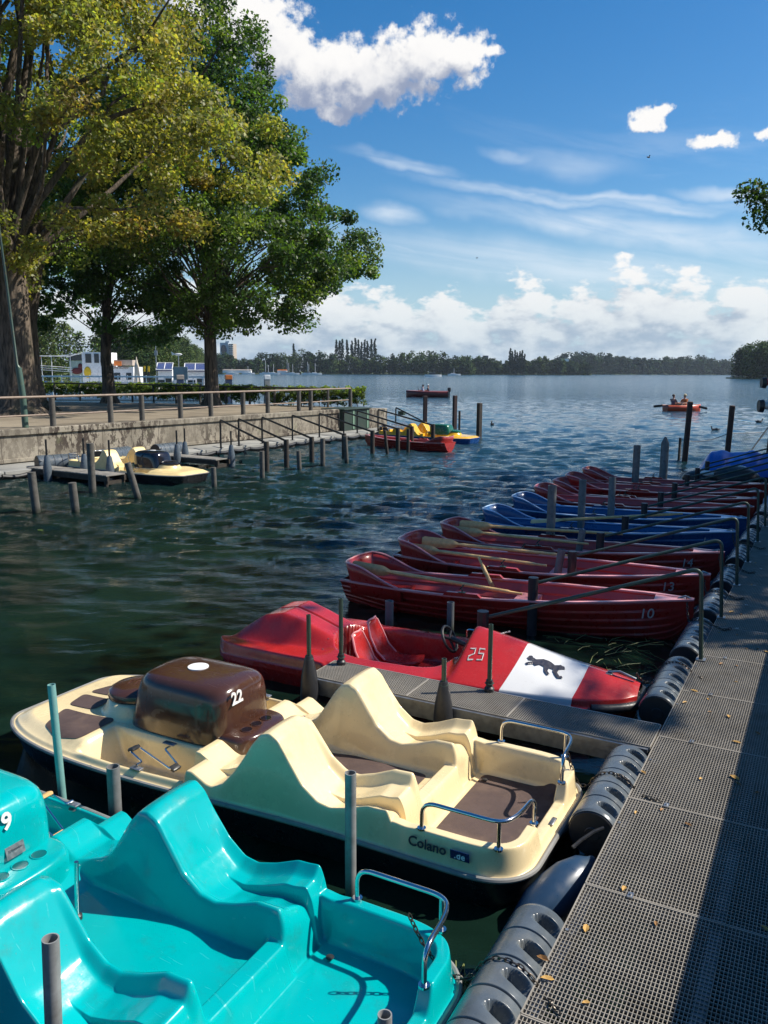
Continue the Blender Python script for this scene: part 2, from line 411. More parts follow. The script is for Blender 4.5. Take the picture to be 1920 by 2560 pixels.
redhull = gel('red_painted_hull', (.36, .022, .016), .3, (.09, .03, .03), .5, .25)
redrail = gel('highlit_red_gunwale', (.68, .27, .27), .35, (.3, .22, .2), .6, .25)  # pale pink puts the bright edge highlight into the rail colour
bluehull = gel('blue_painted_hull', (.012, .07, .20), .28, (.03, .05, .08), .4, .2)
bluerail = gel('highlit_blue_gunwale', (.40, .56, .78), .35, (.2, .25, .3), .5, .2)  # lightened the same way, highlight painted into the blue rail

# lake water
m, nt, b = newmat('lake_water'); WATER = m
co = objco(nt)
pos = nt.node('ShaderNodeNewGeometry').outputs['Position']
n1 = nt.noise(nt.v('MULTIPLY', co, (.75, 2.1, 1)), 3.2, 5, .62, .3)
n2 = nt.noise(nt.v('MULTIPLY', nt.v('ADD', co, (7, 3, 0)), (.8, 2.1, 1)), 11, 4, .6, .3)
calm = nt.node('ShaderNodeAttribute', attribute_name='Col').outputs['Fac']
wind = nt.ss(.42, .62, nt.noise(nt.v('MULTIPLY', co, (1, 2.2, 1)), .16, 3, .5, .4))
n3 = nt.noise(nt.v('MULTIPLY', nt.v('ADD', co, (2, 9, 0)), (1.0, 2.1, 1)), 1.25, 4, .6, .4)
h = nt.m('ADD', nt.m('ADD', nt.m('MULTIPLY', n1, .050), nt.m('MULTIPLY', n2, .017)), nt.m('MULTIPLY', n3, .05))
n4 = nt.noise(nt.v('MULTIPLY', co, (1.0, 1.6, 1)), .22, 3, .6, .4)
h = nt.m('ADD', h, nt.m('MULTIPLY', n4, nt.m('MULTIPLY', nt.ss(60, 300, nt.v('LENGTH', co, out=1)), .5)))
h = nt.m('MULTIPLY', h, nt.m('MULTIPLY', calm, nt.lin(0, 1, wind, .65, 1.1)))
dist = nt.v('LENGTH', co, out=1)
vn = nt.v('SUBTRACT', nt.noise(nt.v('MULTIPLY', co, (1, 1.5, 1)), 1.6, 4, .65, 0, 1), (.5, .5, .5))
patchy = nt.lin(.3, .7, nt.noise(nt.v('MULTIPLY', co, (.35, 1, 1)), .055, 6, .7, 1.2), .45, 1.5)
vn = nt.v('MULTIPLY', nt.v('SCALE', vn, nt.m('MULTIPLY', nt.m('MULTIPLY', nt.ss(22, 80, dist), 1.05), patchy)), (1, 1, 0))
nt.put(b.inputs['Normal'], nt.v('NORMALIZE', nt.v('ADD', nt.bump(h, 1.0, 1.0), vn)))
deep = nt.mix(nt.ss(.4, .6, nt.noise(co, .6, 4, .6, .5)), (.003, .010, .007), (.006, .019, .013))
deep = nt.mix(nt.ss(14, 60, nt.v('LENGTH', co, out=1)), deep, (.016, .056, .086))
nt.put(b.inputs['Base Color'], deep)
nt.put(b.inputs['Roughness'], nt.m('SQRT', nt.lin(20, 260, nt.v('LENGTH', co, out=1), .002, .012))); b.inputs['IOR'].default_value = 1.333

# gravel ground
m, nt, b = newmat('gravel_ground'); GRAVEL = m
co = objco(nt); c = nt.mix(nt.lin(.35, .65, nt.noise(co, .5, 6, .6)), (.16, .13, .09), (.27, .225, .16))
c = nt.mix(nt.m('MULTIPLY', nt.ss(.5, .7, nt.noise(co, 25, 5, .7)), .5), c, (.12, .09, .055))
nt.put(b.inputs['Base Color'], c); b.inputs['Roughness'].default_value = .95
nt.put(b.inputs['Normal'], nt.bump(nt.noise(co, 40, 5), .5, .02))
m, nt, b = newmat('grass_ground'); GRASS = m
co = objco(nt); c = nt.mix(nt.lin(.35, .65, nt.noise(co, 1.5, 6, .6)), (.035, .06, .015), (.07, .11, .03))
nt.put(b.inputs['Base Color'], c); b.inputs['Roughness'].default_value = .95
nt.put(b.inputs['Normal'], nt.bump(nt.noise(co, 60, 5), .8, .03))
# mossy concrete of the quay wall
m, nt, b = newmat('stained_concrete'); CONC = m
co = objco(nt)
base = nt.mix(nt.lin(.35, .65, nt.noise(co, 1.1, 6, .6)), (.17, .150, .115), (.32, .285, .225))
patch = nt.ss(.40, .60, nt.noise(co, .28, 3, .5))
st = nt.ss(.47, .53, nt.noise(nt.v('MULTIPLY', co, (1, 1, .5)), 4.5, 9, .75))
sepz = nt.node('ShaderNodeSeparateXYZ'); nt.put(sepz.inputs[0], co)
c = nt.mix(nt.m('MULTIPLY', nt.m('MULTIPLY', st, nt.lin(0, 1, patch, .30, .95)), 1), base, (.035, .024, .018))
c = nt.mix(nt.m('MULTIPLY', nt.ss(.55, .7, nt.noise(co, 2.2, 6, .7)), .35), c, (.14, .15, .08))
seam = nt.m('ABSOLUTE', nt.m('SUBTRACT', nt.m('FRACT', nt.m('DIVIDE', sepz.outputs[1], 1.25)), .5))
c = nt.mix(nt.m('MULTIPLY', nt.ss(.488, .494, seam), .75), c, (.05, .04, .03))
nt.put(b.inputs['Base Color'], c); b.inputs['Roughness'].default_value = .9
nt.put(b.inputs['Normal'], nt.bump(nt.noise(co, 12, 8, .7), .5, .02))
concslab = simple('pale_concrete_slab', (.27, .27, .25), .85, var=.15, scale=1.5, dirt=(.16, .15, .13), dscale=1.2, damt=.5, bump=.2, bscale=40)
# bark
m, nt, b = newmat('bark'); BARK = m
co = objco(nt); bn = nt.noise(nt.v('MULTIPLY', co, (1, 1, .16)), 9, 7, .65, .4)
c = nt.mix(nt.ss(.35, .65, bn), (.035, .027, .02), (.17, .13, .095))
c = nt.mix(nt.m('MULTIPLY', nt.ss(.52, .7, nt.noise(co, .9, 5)), .5), c, (.07, .075, .04))
nt.put(b.inputs['Base Color'], c); b.inputs['Roughness'].default_value = .9
nt.put(b.inputs['Normal'], nt.bump(bn, 1.0, .08))
def leafmat(name, trans=.35, gain=1.0):
    m = bpy.data.materials.new(name); m.use_nodes = True; nt = NT(m.node_tree); m.node_tree.nodes.clear()
    a = nt.node('ShaderNodeAttribute', attribute_name='Col').outputs['Color']
    d = nt.node('ShaderNodeBsdfPrincipled'); nt.put(d.inputs['Base Color'], a); d.inputs['Roughness'].default_value = .5 if trans > .2 else .9; d.inputs['Specular IOR Level'].default_value = .5 if trans > .2 else .1
    t = nt.node('ShaderNodeBsdfTranslucent'); nt.put(t.inputs['Color'], nt.mix(1, a, (1.5 * gain, 1.5 * gain, .6), 'MULTIPLY'))
    mx = nt.node('ShaderNodeMixShader'); mx.inputs[0].default_value = trans
    nt.put(mx.inputs[1], d.outputs[0]); nt.put(mx.inputs[2], t.outputs[0])
    o = nt.node('ShaderNodeOutputMaterial'); nt.put(o.inputs[0], mx.outputs[0])
    return m
LEAF = leafmat('foliage', .50, 1.12); FARLEAF = leafmat('far_foliage', .1)

# ------------------------------------------------------------------ water sheet (finer near the camera position, real waves)
def make_water():
    az = np.concatenate([np.linspace(-180, -45, 46)[:-1], np.linspace(-45, 45, 700), np.linspace(45, 180, 46)[1:]]) * math.pi / 180
    rr = [.05, 1.0]
    while rr[-1] < 45: rr.append(rr[-1] * 1.006 + .012)
    while rr[-1] < 230: rr.append(rr[-1] * 1.0095)
    while rr[-1] < 3200: rr.append(rr[-1] * 1.06)
    rr = np.array(rr); A, Rr = np.meshgrid(az, rr)
    X = Rr * np.sin(A); Y = Rr * np.cos(A)
    # calm near the docks, livelier out on the lake
    ud = (X - DO.x) * DD.x + (Y - DO.y) * DD.y; wd = (X - DO.x) * DW.x + (Y - DO.y) * DW.y
    calm = .07 + .93 * sst(6, 22, Y + .25 * X) * 1.0
    calm = calm * (.35 + .65 * sst(.5, 6.0, wd)) 
    calm = np.clip(calm, .05, 1)
    Z = np.zeros_like(X); rs = np.random.RandomState(5)
    fade = np.clip(1.3 - Rr / 110, 0, 1)
    for i in range(64):
        lam = .22 * (7.0 ** (i / 63.)); th = R(188) + rs.normal(0, .42); k = 2 * math.pi / lam
        amp = .0086 * lam ** .8
        vis = np.clip(lam / (Rr * .0066 * 2.4 + .05), 0, 1) ** 2
        ph = k * (X * math.sin(th) + Y * math.cos(th)) + rs.rand() * 6.28
        Z += amp * vis * (1 - np.abs(np.sin(ph / 2))) * 1.7 if i % 2 else amp * vis * np.sin(ph)
    Z = Z * calm * fade; Z -= .02
    c = np.stack([calm, calm, calm, np.ones_like(calm)], -1).reshape(-1, 4)
    n, m = X.shape; V = np.stack([X, Y, Z], -1).reshape(-1, 3)
    i = np.arange(n - 1)[:, None] * m + np.arange(m - 1)[None, :]
    F = np.stack([i, i + m, i + m + 1, i + 1], -1).reshape(-1, 4)
    o = mknp('lake_water', V, F, WATER, None, True, c); tag(o, kind='structure')
make_water()

# ------------------------------------------------------------------ left quay: ground, wall, lower deck
QZ = 1.35
gp = [lf(0, -22), lf(0, 17.6), lf(-.75, 17.65), lf(-.75, 20.0), lf(-4.5, 21.0), lf(-30, 12), lf(-70, -6), lf(-70, -40)]
mk('quay_ground', [(p.x, p.y, QZ) for p in gp] + [(p.x, p.y, -1.5) for p in gp], [tuple(range(7, -1, -1))] + [(i, (i + 1) % 8, 8 + (i + 1) % 8, 8 + i) for i in range(8)], GRAVEL, smooth=False)['kind'] = 'structure'
wl = empty('quay_wall', lf(0, 0), LROT, 'stained concrete quay wall with mossy dark patches along the gravel path', 'wall')
b_ = MB().box((.06, -2, .45), (.12, 40, 1.66)); b_.build('wall_face', CONC, wl, smooth=False)
b_ = MB().box((.04, -2, QZ - .07 + .02), (.30, 39.2, .20), bev=.02); b_.build('coping', CONC, wl)
b_ = MB().box((.14, -2, .44), (.06, 39.2, .12), bev=.01); b_.build('wall_footing', CONC, wl)
dkl = empty('lower_jetty', lf(0, 0), LROT, 'low pale concrete jetty running along the foot of the quay wall', 'jetty')
b_ = MB()
for i in range(16):
    b_.box((.95, -11 + i * 2.0 + .98, .27), (1.60, 1.965, .16), bev=.012)
b_.build('deck_slab', concslab, dkl)
b_ = MB().box((1.74, 4.9, .12), (.08, 31.8, .24)); b_.build('edge_beam', darkwood, dkl, smooth=False)
for i in range(15): MB().cyl((1.3, -9 + i * 2.1, -1.5), (1.3, -9 + i * 2.1, .18), .07).build('support_pile', darkwood, dkl)
for i in range(26): MB().tube([(1.80 + rng.uniform(0, .03), -4 + i * .95 + t * .9, .24 - .05 * math.sin(t * math.pi) ) for t in np.linspace(0, 1, 5)], .055, 8).build('rubber_buffer', rubber, dkl)
# ------------------------------------------------------------------ right dock: grating walkway, finger pier, quay behind it
def grating(name, x0, x1, y0, y1, z, parent, px=.033, py=.022, mat=None):
    mb = MB(); nx = max(2, round((x1 - x0) / px)); ny = max(2, round((y1 - y0) / py))
    for i in range(nx + 1):
        x = x0 + (x1 - x0) * i / nx; mb.box((x, (y0 + y1) / 2, z - .0065), (.0034, y1 - y0, .011))
    for j in range(ny + 1):
        y = y0 + (y1 - y0) * j / ny; mb.box(((x0 + x1) / 2, y, z - .0055), (x1 - x0, .0034, .007))
    e = .007
    for (cx, cy, sx, sy) in (((x0 + x1) / 2, y0, x1 - x0, e), ((x0 + x1) / 2, y1, x1 - x0, e), (x0, (y0 + y1) / 2, e, y1 - y0), (x1, (y0 + y1) / 2, e, y1 - y0)):
        mb.box((cx, cy, z - .017), (sx, sy, .036))
    return mb.build(name, mat or grate, parent, smooth=False)
walk = empty('grating_walkway', DO, DROT, 'long steel grating walkway beside the moored boats, running away at the right', 'walkway')
for i in range(-2, 27):
    grating('grating_panel', -.09 + i * 1.1 + .006, -.09 + (i + 1) * 1.1 - .006, -1.42, -.0, .35, walk, .030 if i < 12 else .060, .0185)
mb = MB()
for y in (-.03, -.7, -1.39): mb.box((13.6, y, .275), (33, .06, .09))
for i in range(29): mb.box((-2.3 + i * 1.1 + .01, -.65, .268), (.07, 1.18, .07))
mb.build('frame_beam', galv, walk, smooth=False)
for i in range(15):
    for y in (-.2, -1.1): MB().cyl((-2 + i * 2.2, y, -1.5), (-2 + i * 2.2, y, .23), .06).build('support_pile', darkwood, walk)
for i in range(16): 
    x = -.09 + i * 1.1 - 1.1
    for y in (-.25, -1.12): MB().box((x, y, .357), (.05, .03, .008)).cyl((x, y, .35), (x, y, .37), .006, 6).build('clamp', galv, walk)
fp = empty('finger_pier', DO, DROT, 'narrow steel grating finger pier between the cream pedal boat and the red one', 'pier')
for i, (a, b2) in enumerate(((.02, 1.18), (1.19, 2.12), (2.13, 3.16))):
    grating('grating_panel', 2.955, 3.42, a, b2, .355, fp, .026, .0185)
mb = MB()
for x in (2.945, 3.43): mb.box((x, 1.6, .27), (.05, 3.14, .15))
for y in (.06, 1.18, 2.12, 3.12): mb.box((3.19, y, .28), (.42, .05, .07))
mb.build('frame_beam', galv, fp, smooth=False)
def guide(u, w, ztop, kind, label):
    o = empty('guide_post', dk(u, w), DROT, label, 'post', 'steel guide posts with rubber sleeves on the finger pier')
    mb = MB()
    if kind: mb.lathe([(.085, -.1), (.085, .25), (.075, .40), (.04, .58), (.034, .60)], n=20); zb = .58
    else: mb.lathe([(.045, .35), (.045, .385), (.032, .40), (.032, .46)], n=16); zb = .44
    mb.build('rubber_sleeve', rubber, o)
    mb = MB(); mb.cyl((0, 0, -1.4 if kind else .35), (0, 0, ztop), .021, 14, hollow=.75)
    mb.tube([(.038 * math.cos(a), .038 * math.sin(a), zb - .01 + .004 * math.sin(3 * a)) for a in np.linspace(0, 6.2, 22)], .006, 6, closed=True)
    mb.build('steel_pole', greenpaint, o)
guide(2.84, 3.08, .99, 1, 'tall green guide post in a black sleeve, near outer corner of the finger pier')
guide(3.36, 3.05, 1.02, 0, 'tall green guide post at the far outer corner of the finger pier')
guide(2.86, 1.72, .80, 1, 'short green guide post in a conical black sleeve along the finger pier')
guide(3.42, 1.52, .98, 0, 'green guide post rising before the white band of the red pedal boat')

# quay, lawn and wall on the right (behind the walkway)
qp = [dk(-12, -1.60), dk(30, -1.60), dk(34, -6), dk(34, -60), dk(-12, -60)]
mk('shore_ground', [(p.x, p.y, 1.37) for p in qp] + [(p.x, p.y, -1.5) for p in qp], [(0, 1, 2, 3, 4)] + [(i, 5 + i, 5 + (i + 1) % 5, (i + 1) % 5) for i in range(5)], GRASS, smooth=False)['kind'] = 'structure'
qw = empty('shore_wall', DO, DROT, 'concrete bank wall standing behind the grating walkway', 'wall')
MB().box((9, -1.535, .45), (42, .10, 1.72)).build('wall_face', CONC, qw, smooth=False)
MB().box((9, -1.56, 1.36), (42, .24, .12), bev=.02).build('coping', CONC, qw)

# ------------------------------------------------------------------ black cylinder fenders along the walkway
def fender(u0, u1, label, r=.165, slots=5, parent_frame=None, blue=False, top=None, w=.135):
    z = .25; L = u1 - u0; N = 420; K = 72
    o = empty('dock_fender', dk(u0, w, z) if parent_frame is None else parent_frame[0], DROT if parent_frame is None else parent_frame[1], label, 'fender', 'slotted black cylinder fenders')
    xs = np.linspace(0, L, N); ang = np.linspace(0, 2 * math.pi, K, endpoint=True)
    X, A = np.meshgrid(xs, ang, indexing='ij'); Rr = np.full_like(X, r)
    nr_ = 5; 
    for i in range(1, nr_):
        Rr -= .030 * np.exp(-((X - L * i / nr_) / .0055) ** 4)
    Rr *= 1 - .04 * sst(.0, .03, .03 - X) - .04 * sst(L - .03, L, X)
    if slots:      # slots cut on the deck side of the top (+ angle toward the deck)
        for i in range(slots):
            xc = L * (i + .5) / nr_
            dx = (X - xc) / (L / nr_ * .21); da = (A - R(60)) / R(27)
            q = dx ** 2 * (1) + da ** 2
            Rr -= .10 * sst(1.15, .85, q)
    Y = -Rr * np.cos(A); Z = Rr * np.sin(A)
    body = grid('float_body', X, Y, Z, fendm, o)
    mb = MB()
    for x, s in ((.006, -1), (L - .006, 1)):
        mb.lathe([(r * .955, 0), (r * .9, .012), (.05, .012), (.045, .018)], n=40, M=Matrix.Rotation(R(90 * s), 3, 'Y'), c=(x, 0, 0))
        mb.build('end_cap', rubber, o); mb = MB()
    for x in (.05, L - .05):
        mb = MB(); mb.box((x, -r * .9, r * .45), (.06, .10, .012), (R(-20), 0, 0)); mb.cyl((x, -r * .95, r * .4), (x, -r * .95, r * .62), .01, 8); mb.build('mounting_bracket', galv, o)
    return o
FD = [(-.52, .62, 'grey black slotted fender nearest the camera, beside the teal pedal boat'), (1.70, 2.80, 'black slotted fender by the stern of the cream pedal boat with a chain over it'),
      (3.90, 5.08, 'black slotted fender behind the nose of the red pedal boat'), (5.42, 6.60, 'black slotted fender below the bow of the nearest rowing boat'),
      (6.95, 8.12, 'black slotted fender below the bow of the second rowing boat'), (8.55, 9.7, 'black slotted fender below the bow of the third red rowing boat'),
      (10.2, 11.35, 'black slotted fender by the bow of the first blue rowing boat'), (11.8, 12.95, 'black slotted fender by the bow of the second blue rowing boat'),
      (13.4, 14.6, 'black slotted fender beyond the blue rowing boats'), (15.1, 16.3, 'farthest black slotted fender along the grating walkway')]
for a, b2, l in FD: fender(a, b2, l)
bb = empty('dock_buoy', dk(.98, .20, .12), DROT, 'dark blue inflated buoy hanging between two fenders below the walkway edge', 'buoy')
mb = MB(); mb.lathe([(.03, -.33), (.09, -.3), (.135, -.15), (.14, 0), (.13, .12), (.09, .24), (.04, .30), (.025, .33)], n=24, M=Euler((R(25), R(68), 0)).to_matrix(), c=(.2, 0, 0))
mb.build('float_body', bluebuoy, bb)
MB().tube([(.49, 0, .14), (.56, -.04, .17), (.62, -.10, .21), (.66, -.15, .23)], .012, 8).build('rope', rubber, bb)

def chain(name, pts, label, s=.026, r=.0038, n=None, mat=None):
    pts = [Vector(p) for p in pts]; d = [0]
    for a, b2 in zip(pts, pts[1:]): d.append(d[-1] + (b2 - a).length)
    def P(t):
        for i in range(len(pts) - 1):
            if t <= d[i + 1] or i == len(pts) - 2: return pts[i].lerp(pts[i + 1], (t - d[i]) / max(1e-6, d[i + 1] - d[i]))
    mb = MB(); k = 0; t = 0
    while t < d[-1] - s * .5:
        a, b2 = P(t), P(min(d[-1], t + s * 1.25)); c = (a + b2) / 2; T = (b2 - a).normalized()
        X = T.orthogonal().normalized(); X = Matrix.Rotation(R(90 * (k % 2) + rng.uniform(-15, 15)), 3, T) @ X
        loop = [c + T * (s * .85 * math.cos(q)) * (1 if abs(math.cos(q)) > 0 else 1) + X * (s * .42 * math.sin(q)) for q in np.linspace(0, 2 * math.pi, 10, endpoint=False)]
        mb.tube(loop, r, 5, closed=True); t += s * 1.25; k += 1
    o = mb.build(name, mat or chainm); tag(o, label, 'chain', 'mooring chains'); return o
def sag(a, b2, k, n=9):
    a, b2 = Vector(a), Vector(b2)
    return [a.lerp(b2, t) + Vector((0, 0, -k * 4 * t * (1 - t))) for t in np.linspace(0, 1, n)]
def over(u, z=.25, r=.172, w=.135, a0=20, a1=165):
    return [dk(u + .0 * t, w + r * math.cos(R(180 - t)) * -1 if False else w - r * math.cos(R(t)), z + r * math.sin(R(t))) for t in np.linspace(a0, a1, 9)]
chain('mooring_chain', sag(dk(.02, .62, .56), dk(.1, .31, .28), .12) + list(reversed(over(.12))) + [dk(.03, -.1, .358), dk(-.02, -.16, .358)], 'rusty chain from the rail of the teal pedal boat over the nearest fender')
chain('mooring_chain', sag(dk(2.2, .45, .52), dk(2.25, .31, .3), .10) + list(reversed(over(2.26))) + [dk(2.16, -.1, .358), dk(2.13, -.2, .358)], 'chain from the stern rail of the cream pedal boat over a fender')
chain('mooring_chain', sag(dk(4.4, .42, .40), dk(4.75, .31, .25), .06) + list(reversed(over(4.85))) + [dk(4.7, -.12, .36)], 'doubled chain from the nose of the red pedal boat over a fender')
chain('mooring_chain', sag(dk(4.36, .42, .34), dk(4.3, .32, .2), .05) + list(reversed(over(4.3, a0=60)))[:4], 'slack chain hanging low beside the nose of the red pedal boat')

for bu, l in ((6.9, 'loose chain from the bow of the nearest rowing boat'), (8.35, 'loose chain from the bow of the second rowing boat'), (9.95, 'loose chain from the bow of the third red rowing boat'), (11.85, 'loose chain from the bow of the nearer blue rowing boat')):
    chain('mooring_chain', sag(dk(bu, .36, .55), dk(bu - .45, .22, .42), .16) + [dk(bu - .5, .10, .43), dk(bu - .52, -.12, .36), dk(bu - .42, -.2, .36)], l, s=.032, r=.005)
# ------------------------------------------------------------------ mooring rails and piles
def rail(u, w1, dz, label, bend=.10, r=.021):
    o = empty('mooring_rail', dk(u, -.04, .355), DROT, label, 'rail', 'bent green pipe rails between the rowing boats')
    e = (-.62, w1 + .04, dz - .355)
    p = smooth_path([(0, 0, 0), (.03, .06, .93), e], bend, 6)
    MB().tube(p, r, 10).build('pipe', greenpaint, o)
    MB().box((0, 0, .004), (.09, .09, .008)).build('foot_plate', galv, o)
    return o
names = ['nearest bent green pipe rail, before the nearest rowing boat', 'bent green pipe rail between the nearest two rowing boats', 'third nearest bent green pipe rail', 'bent green pipe rail between the third red and the first blue rowing boat',
         'bent green pipe rail between the two blue rowing boats', 'bent green pipe rail behind the second blue rowing boat', 'seventh bent green pipe rail along the walkway', 'eighth bent green pipe rail along the walkway', 'ninth bent green pipe rail along the walkway', 'tenth bent green pipe rail, farthest but one', 'farthest bent green pipe rail near the blue tarpaulin']
RU = [5.24, 6.9, 8.62, 10.2, 11.95, 13.6, 15.3, 17.0, 18.8, 20.5, 22.4]
for u, l in zip(RU, names): rail(u, 2.0, .66, l)
def pile(p, ztop, r, label, mat=pilem, lean=(0, 0), hollow=.82, zb=-1.3, group='mooring piles in the water', name='mooring_pile', point=False, n=16, square=False):
    o = empty(name, (p[0], p[1], 0), rng.uniform(0, 1), label, 'pile', group)
    mb = MB(); k = ztop - zb
    a = Vector((lean[0] * zb, lean[1] * zb, zb)); b2 = Vector((lean[0] * ztop, lean[1] * ztop, ztop))
    if square: mb.box((a + b2) / 2, (r * 2, r * 2, k), Vector((lean[0], lean[1], 1)).to_track_quat('Z', 'Y').to_matrix(), bev=r * .2)
    elif point: mb.tube([a, b2 - (b2 - a).normalized() * r * 1.6, b2], [r, r, r * .25], n)
    else: mb.tube([a, b2], r, n, hollow=hollow)
    mb.build('shaft', mat, o); return o
for u, l in zip(RU, ['first', 'second', 'third', 'fourth', 'fifth', 'sixth', 'seventh', 'eighth', 'ninth', 'tenth', 'eleventh']):
    o = pile(dk(u - .64, 2.06), .72, .062, 'dark tarred pile holding the outer end of the %s green pipe rail' % l, rubber, hollow=0 , group='dark piles at the rail ends')
GP = [(5.40, 3.60, .42, .052, (.0, 0), 'grey tube pile left of the others, behind the red pedal boat cockpit'), (5.72, 2.92, .42, .045, (0, 0), 'grey tube pile against the side of the nearest rowing boat'),
      (8.05, 2.33, .70, .055, (.14, 0), 'leaning grey tube pile beside the dark one before the second rowing boat'), (9.6, 2.45, .72, .055, (.13, .0), 'leaning grey tube pile before the third red rowing boat'),
      (10.5, 3.15, 1.28, .075, (0, 0), 'tall grey pile standing before the first blue rowing boat'), (12.1, 3.05, 1.2, .07, (0, 0), 'tall grey pile standing before the second blue rowing boat'),
      (13.2, 2.75, 1.15, .07, (0, 0), 'tall grey pile between the blue and the far red rowing boats'), (18.6, 3.4, 1.35, .09, (0, 0), 'grey pile behind the farthest red rowing boat')]
for u, w, z, r, ln, l in GP: pile(dk(u, w), z, r, l, lean=ln)
pile(dk(20.6, 3.05), 1.45, .11, 'pointed grey pile rising behind the farthest red rowing boat', point=True)
# posts around the pedal boats
pile(dk(.60, 1.30), .88, .034, 'grey tube post in the gap between the teal and the cream pedal boat', tubegrey, group='tube posts around the near pedal boats', name='tube_post', n=20)
pile(dk(.50, 3.66), 1.0, .028, 'pale teal leaning tube post by the bow of the cream pedal boat', tealpole, (-.035, .02), group='tube posts around the near pedal boats', name='tube_post', n=20)
pile(dk(.52, 3.16), .50, .045, 'short wide grey tube post showing above the teal gunwale', pilem, group='tube posts around the near pedal boats', name='tube_post', n=20)
pile(dk(-1.50, 1.36), 1.16, .031, 'tall grey tube post in front of the near seat of the teal pedal boat', tubegrey, (.03, .0), group='tube posts around the near pedal boats', name='tube_post', n=20)
_q = at(962, 2536, .95)
pile(_q, .95, .026, 'grey tube post top at the bottom edge, before the teal boarding floor', tubegrey, group='tube posts around the near pedal boats', name='tube_post', n=20)
# ------------------------------------------------------------------ moulded pedal boats
FL = .225; B0, B1 = .34, 5.06
def hw(y):
    y = np.asarray(y, float); h = .765 + .11 * sst(1.5, 3.6, y)
    h = h * (1 - .42 * (1 - np.sqrt(np.clip(1 - ((.5 - (y - B0)) / .5).clip(0, 1) ** 3.2, 0, 1))))
    q = ((y - 3.6) / (B1 - 3.6)).clip(0, 1)
    return h * (1 - .52 * (1 - np.sqrt(np.clip(1 - q ** 2.6, 0, 1))))
PAN = [(1.19, .16), (1.215, .38), (1.26, .478), (1.4, .47), (1.55, .41), (1.68, .372), (1.78, .385), (1.90, .47), (2.0, .62), (2.08, .74), (2.15, .782), (2.22, .765), (2.29, .685), (2.36, .57), (2.45, .44), (2.55, .335), (2.63, .30), (2.68, .31), (2.80, .375), (2.865, .375), (2.885, .06), (3.2, .06)]
LIPX = [(1.20, 0), (1.24, .07), (1.4, .07), (1.7, .06), (1.9, .055), (2.05, .02), (2.15, -.02), (2.3, .0), (2.6, .015), (2.8, .005), (3, 0)]
GUN = [(0, .40), (1.05, .40), (1.12, .385), (1.2, .40), (2.7, .30), (2.9, .275), (3.5, .265), (3.9, .27), (4.3, .285), (5, .28)]
def shell_z(x, y, H):
    ax = np.abs(x); e1 = H - ax; e2 = y - B0; e3 = (B1 - y) * 1.0
    k = .10; h = np.clip(.5 + .5 * (e2 - e1) / k, 0, 1); e = e2 * (1 - h) + e1 * h - k * h * (1 - h)
    h = np.clip(.5 + .5 * (e3 - e) / k, 0, 1); e = e3 * (1 - h) + e * h - k * h * (1 - h)
    e = np.maximum(e, 0)
    ea = np.where(y < 2, e, np.minimum(e, e1 + 1)); 
    gun = interp_s(GUN, y, .03)
    # stern boarding floor
    gap = sst(.34, .25, ax) * sst(.75, .55, y)
    gt = gun * (1 - gap) + .27 * gap
    z1 = .155 + (gt - .155) * sst(.165, .12, e)
    # seat columns and the aisle
    inn = sst(.585, .565, ax); pan = interp_s(PAN, y - .10 * inn * sst(2.45, 2.68, y), .009); lx = interp_s(LIPX, y, .015)
    xi = .315; XM = .55
    inner = pan + lx * np.where(x > 0, .3, 1.0) * sst(.075, .02, ax - xi)
    outer = lx * np.where(x > 0, 1.0, .25) * sst(.10, .0, e1 - .03) * sst(2.1, 1.9, y)
    arch = .018 * (1 - ((ax - XM) / .23) ** 2).clip(-1, 1) * np.exp(-((y - 2.15) / .10) ** 2)
    scoop = -.022 * (1 - ((ax - XM) / .2) ** 2).clip(0, 1) * sst(1.2, 1.35, y) * sst(2.1, 1.7, y)
    seatx = np.where(x > 0, x - .56, x + .545)
    gro = ((1.80 - y) / .52).clip(0, 1) * sst(1.16, 1.22, y)
    groove = -.115 * gro * np.where(seatx > 0, sst(.010, 0, seatx), np.exp(seatx / .10))
    seat = inner + outer + arch + scoop + groove
    # the front part splits into an inner and an outer leg rest
    seat = seat + .03 * inn * sst(2.6, 2.85, y)
    aisle = .23 + .10 * sst(1.36, 1.30, y) - .0 * y
    aisle = aisle * sst(1.14, 1.22, y) + .155 * (1 - sst(1.14, 1.22, y))
    aisle = aisle + (.07 * sst(2.55, 2.75, y))
    z2 = aisle + (seat - aisle) * sst(xi - .035, xi + .012, ax)
    z2 = np.maximum(z2, gun * sst(.16, .125, e1) * sst(1.45, 1.3, y))
    # pedal wells and centre housing
    rim = sst(.115, .075, e1)
    well = .07 + (gun - .07) * rim
    hous = sst(.43, .39, ax)
    well = well + (.33 - well) * hous
    aft = sst(3.82, 3.98, y - .10 * (ax - .6))
    bow = .345 - .05 * (ax / .9) ** 2 - .03 * sst(4.1, 4.7, y)
    bump = .10 * sst(.36, .27, np.hypot(x, (y - 4.02)))
    bow = bow + bump
    bow = FL + .02 + (bow - FL - .02) * sst(.03, .2, e)
    z3 = well * (1 - aft) + bow * aft
    t12 = sst(1.125, 1.165, y); t23 = sst(2.865, 2.895, y - .10 * inn * (ax > .3))
    Z = z1 * (1 - t12) + z2 * t12
    Z = Z * (1 - t23) + z3 * t23
    # side gunwale shoulder behind the seats
    Z = FL + (Z - FL) * sst(.026, .062, e)
    return Z
def hood_y(z):
    sc = float(np.interp(z, [.22, .45, .60, .70, .77, .815], [1, .985, .962, .94, .91, .87])); return 3.42 - .055 * (z - .2) / .6 - .52 * sc
